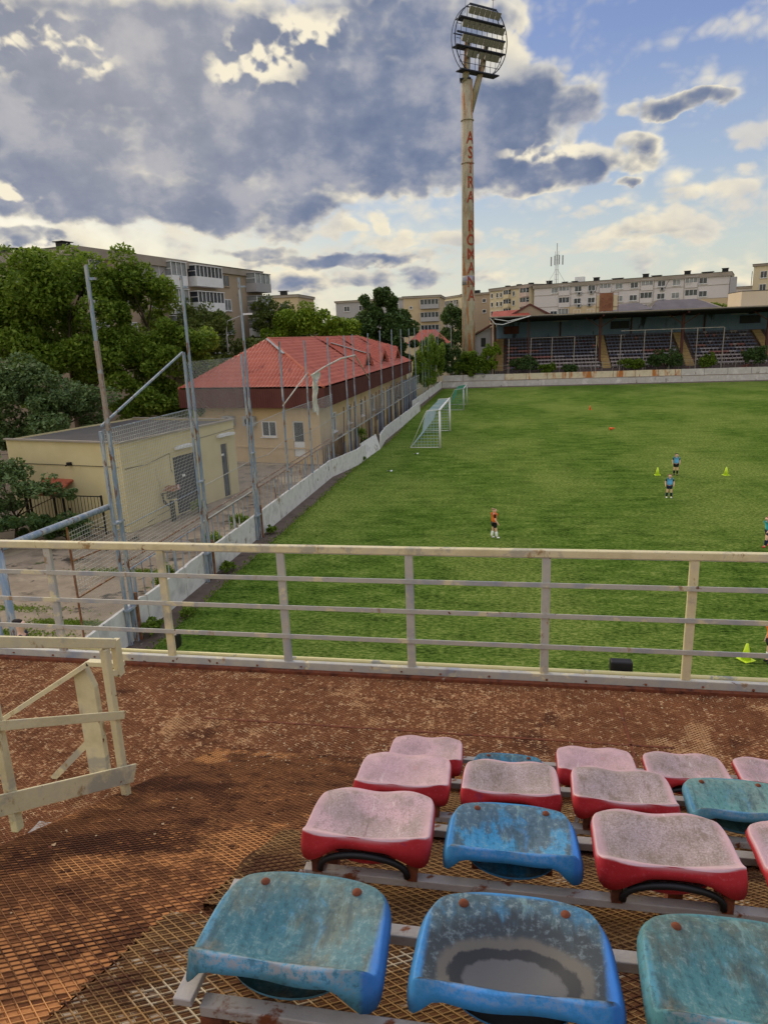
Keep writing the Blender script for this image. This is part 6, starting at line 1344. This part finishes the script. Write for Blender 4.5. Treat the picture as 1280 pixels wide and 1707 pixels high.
def person(loc, rz, h, label, bib, sleeve, shorts, socks, shoes, hair, pose=None, group=None, long_legs=False, adult=False):
    e = empty('person', loc, rz, label, 'person', group); p = dict(
        pel=(0, 0, .50), ch=(0, .0, .68), nk=(0, 0, .795), hd=(0, .012, .875), ht=(0, .008, .925), sh=.098, elL=(-.135, .0, .62), wrL=(-.145, .03, .49), elR=(.135, .0, .62), wrR=(.145, .03, .49),
        knL=(-.06, .01, .28), anL=(-.065, 0, .05), knR=(.06, .01, .28), anR=(.065, 0, .05))
    if pose: p.update(pose)
    V = lambda t: Vector(t)*h
    hr = .068 if adult else .082
    vs = []; es = []
    def add(pt, r, par=None, r2=None):
        vs.append((*V(pt), r*h, (r2 or r)*h)); i = len(vs)-1
        if par is not None: es.append((par, i))
        return i
    pe = add(p['pel'], .075, None, .055); ch = add(p['ch'], .082, pe, .055); nk = add(p['nk'], .032, ch); h0 = add(p['hd'], hr*.92, nk, hr); add(p['ht'], hr*.8, h0, hr*.85)
    for s, S in ((-1, 'L'), (1, 'R')):
        sh = add((s*p['sh']+p['ch'][0], p['ch'][1], p['ch'][2]+.075), .034, ch); el = add(p['el'+S], .032, sh); wr = add(p['wr'+S], .023, el)
        d = (V(p['wr'+S])-V(p['el'+S])).normalized(); w0 = Vector(p['wr'+S]); pm = add(w0+d*.035, .019, wr, .012)
        ax = Vector((0, 1, 0)) if abs(d.y) < .8 else Vector((1, 0, 0))
        for k, (o_, ln) in enumerate(((-.016, .034), (-.005, .040), (.006, .038), (.016, .030))):
            f1 = add(w0+d*(.045+ln*.5)+ax*o_, .0055, pm); add(w0+d*(.045+ln)+ax*(o_*1.05)+Vector((-s*.008, 0, 0)), .0045, f1)
        add(w0+d*.045+ax*.032, .006, pm)
        hp = add((s*.048+p['pel'][0], p['pel'][1], p['pel'][2]-.02), .052, pe); kn = add(p['kn'+S], .042, hp); an = add(p['an'+S], .028, kn); a_ = Vector(p['an'+S]); add((a_.x, a_.y+.06, a_.z-.025), .018, an)
    skinned('body', vs, es, skin_m, e)
    def part(name, pts, edges, mat): return skinned(name, [(*V(q[:3]), q[3]*h, (q[4] if len(q) > 4 else q[3])*h) for q in pts], edges, mat, e)
    P_, C_2, N_ = Vector(p['pel']), Vector(p['ch']), Vector(p['nk']); sh2 = p['sh']
    pts = [(*(C_2+Vector((0, 0, -.0))), .088, .062), (*(P_+Vector((0, 0, .0))), .082, .062), (*(C_2+Vector((0, 0, .07))), .072, .052)]; ed = [(0, 1), (0, 2)]
    for s, S in ((-1, 'L'), (1, 'R')):
        k = len(pts); q = C_2+Vector((s*sh2, 0, .075)); el = Vector(p['el'+S]); pts += [(*q, .042), (*(q.lerp(el, .85)), .036)]; ed += [(2, k), (k, k+1)]
    part('shirt', pts, ed, sleeve)
    if bib is not None: part('bib', [(*(C_2+Vector((0, 0, .0))), .118, .088), (*(P_+Vector((0, 0, .01))), .116, .090), (*(C_2+Vector((0, 0, .07))), .100, .074)], [(0, 1), (0, 2)], bib)
    pts = [(*P_, .082, .064)]; ed = []
    for s, S in ((-1, 'L'), (1, 'R')):
        k = len(pts); hp = P_+Vector((s*.05, 0, -.03)); kn = Vector(p['kn'+S]); f = 1.0 if long_legs else .72; pts += [(*hp, .072), (*(hp.lerp(kn, f)), .066)]; ed += [(0, k), (k, k+1)]
        if long_legs: pts += [(*Vector(p['an'+S]).lerp(kn, .2), .036)]; ed += [(k+1, k+2)]
    part('shorts' if not long_legs else 'trousers', pts, ed, shorts)
    for S in 'LR':
        kn, an = Vector(p['kn'+S]), Vector(p['an'+S])
        if not long_legs: part('sock', [(*(kn.lerp(an, .12)), .050), (*(kn.lerp(an, .5)), .048), (*an, .038)], [(0, 1), (1, 2)], socks)
        part('shoe', [(an.x, an.y-.012, an.z-.016, .036, .030), (an.x, an.y+.045, an.z-.022, .036, .026), (an.x, an.y+.095, an.z-.028, .030, .020)], [(0, 1), (1, 2)], shoes)
    hd_, ht = Vector(p['hd']), Vector(p['ht'])
    part('hair', [(hd_.x, hd_.y-.034, hd_.z+.010, hr*1.0), (ht.x, ht.y-.016, ht.z+.022, hr*1.12)], [(0, 1)], hair)
    part('face_feature', [(hd_.x, hd_.y+hr*.98, hd_.z-.004, .009), (hd_.x, hd_.y+hr*1.08, hd_.z-.016, .011)], [(0, 1)], skin_m)
    mb = MB()
    for s in (-1, 1): c = (hd_+Vector((s*.022, hr*.98, .008)))*h; mb.box(c, (.014*h, .006*h, .008*h))
    c = (hd_+Vector((0, hr*.94, -.036)))*h; mb.box(c, (.028*h, .006*h, .006*h)); mb.build('eyes_and_mouth', black_metal, e, local=True)
    for s in (-1, 1): part('ear', [(hd_.x+s*hr*.98, hd_.y-.004, hd_.z+.006, .006, .012), (hd_.x+s*hr*1.0, hd_.y-.004, hd_.z-.014, .005, .009)], [(0, 1)], skin_m)
    return e
orange = cloth_m('orange', L(255, 116, 44)); black = cloth_m('black', L(26, 28, 34)); lblue = cloth_m('light_blue', L(104, 176, 226)); navy = cloth_m('navy', L(28, 36, 62)); whitec = cloth_m('white', L(232, 232, 230)); teal = cloth_m('teal', L(62, 176, 190)); redc = cloth_m('red', L(206, 50, 60))
hair_d = cloth_m('hair_dark', L(34, 26, 22)); hair_b = cloth_m('hair_blond', L(150, 120, 88)); hair_r = cloth_m('hair_brown', L(120, 84, 60))
person((-.48, 25.79, 0), R(-75), 1.27, 'child in an orange bib, black shorts and white socks standing alone on the grass', orange, black, black, whitec, whitec, hair_b, dict(anL=(-.055, -.06, .05), knL=(-.055, -.02, .28), anR=(.055, .07, .05), knR=(.055, .05, .28), wrL=(-.13, .06, .50), wrR=(.13, .08, .49)), 'children training on the pitch')
person((7.38, 32.67, 0), R(172), 1.18, 'child in a light blue bib and white shoes, nearer of the two between cones', lblue, black, navy, navy, whitec, hair_r, dict(elL=(-.155, -.02, .64), wrL=(-.15, .05, .53), elR=(.155, -.02, .64), wrR=(.15, .05, .53), anL=(-.085, 0, .05), knL=(-.07, .01, .28), anR=(.085, 0, .05), knR=(.07, .01, .28)), 'children training on the pitch')
person((8.82, 37.9, 0), R(178), 1.24, 'child in a blue bib and black socks, farther of the two between cones', lblue, black, black, black, black, hair_d, dict(elL=(-.150, -.03, .64), wrL=(-.135, .0, .52), elR=(.150, -.03, .64), wrR=(.135, .0, .52), anR=(.05, -.09, .05), knR=(.055, -.0, .28)), 'children training on the pitch')
person((9.12, 25.2, 0), R(110), 1.20, 'child in a teal bib and red shoes walking in at the right photo edge', teal, teal, navy, navy, redc, hair_r, dict(ch=(0, .04, .67), nk=(0, .07, .785), hd=(0, .09, .86), ht=(0, .09, .91), anL=(-.05, .12, .05), knL=(-.05, .10, .29), anR=(.05, -.12, .06), knR=(.05, .02, .28), elL=(-.14, .06, .60), wrL=(-.13, .13, .52), elR=(.14, .0, .60), wrR=(.14, -.02, .49)), 'children training on the pitch')
person((6.08, 15.95, 0), R(100), 1.12, 'child in an orange bib barely in view at the right by the nearest cone', orange, black, black, whitec, black, hair_d, None, 'children training on the pitch')
o = MB().box((-9.5, 11.0, .45), (1.6, 1.4, .9)).build('stair_landing', concrete_yard, loc=(-9.5, 11, 0)); tag(o, 'concrete landing under the man in the navy T-shirt', 'landing')
person((-9.48, 11.1, .9), R(-68), 1.80, 'dark-haired man in a navy T-shirt standing below the stand at the left', None, navy, navy, navy, black, hair_d, None, None, True, True)
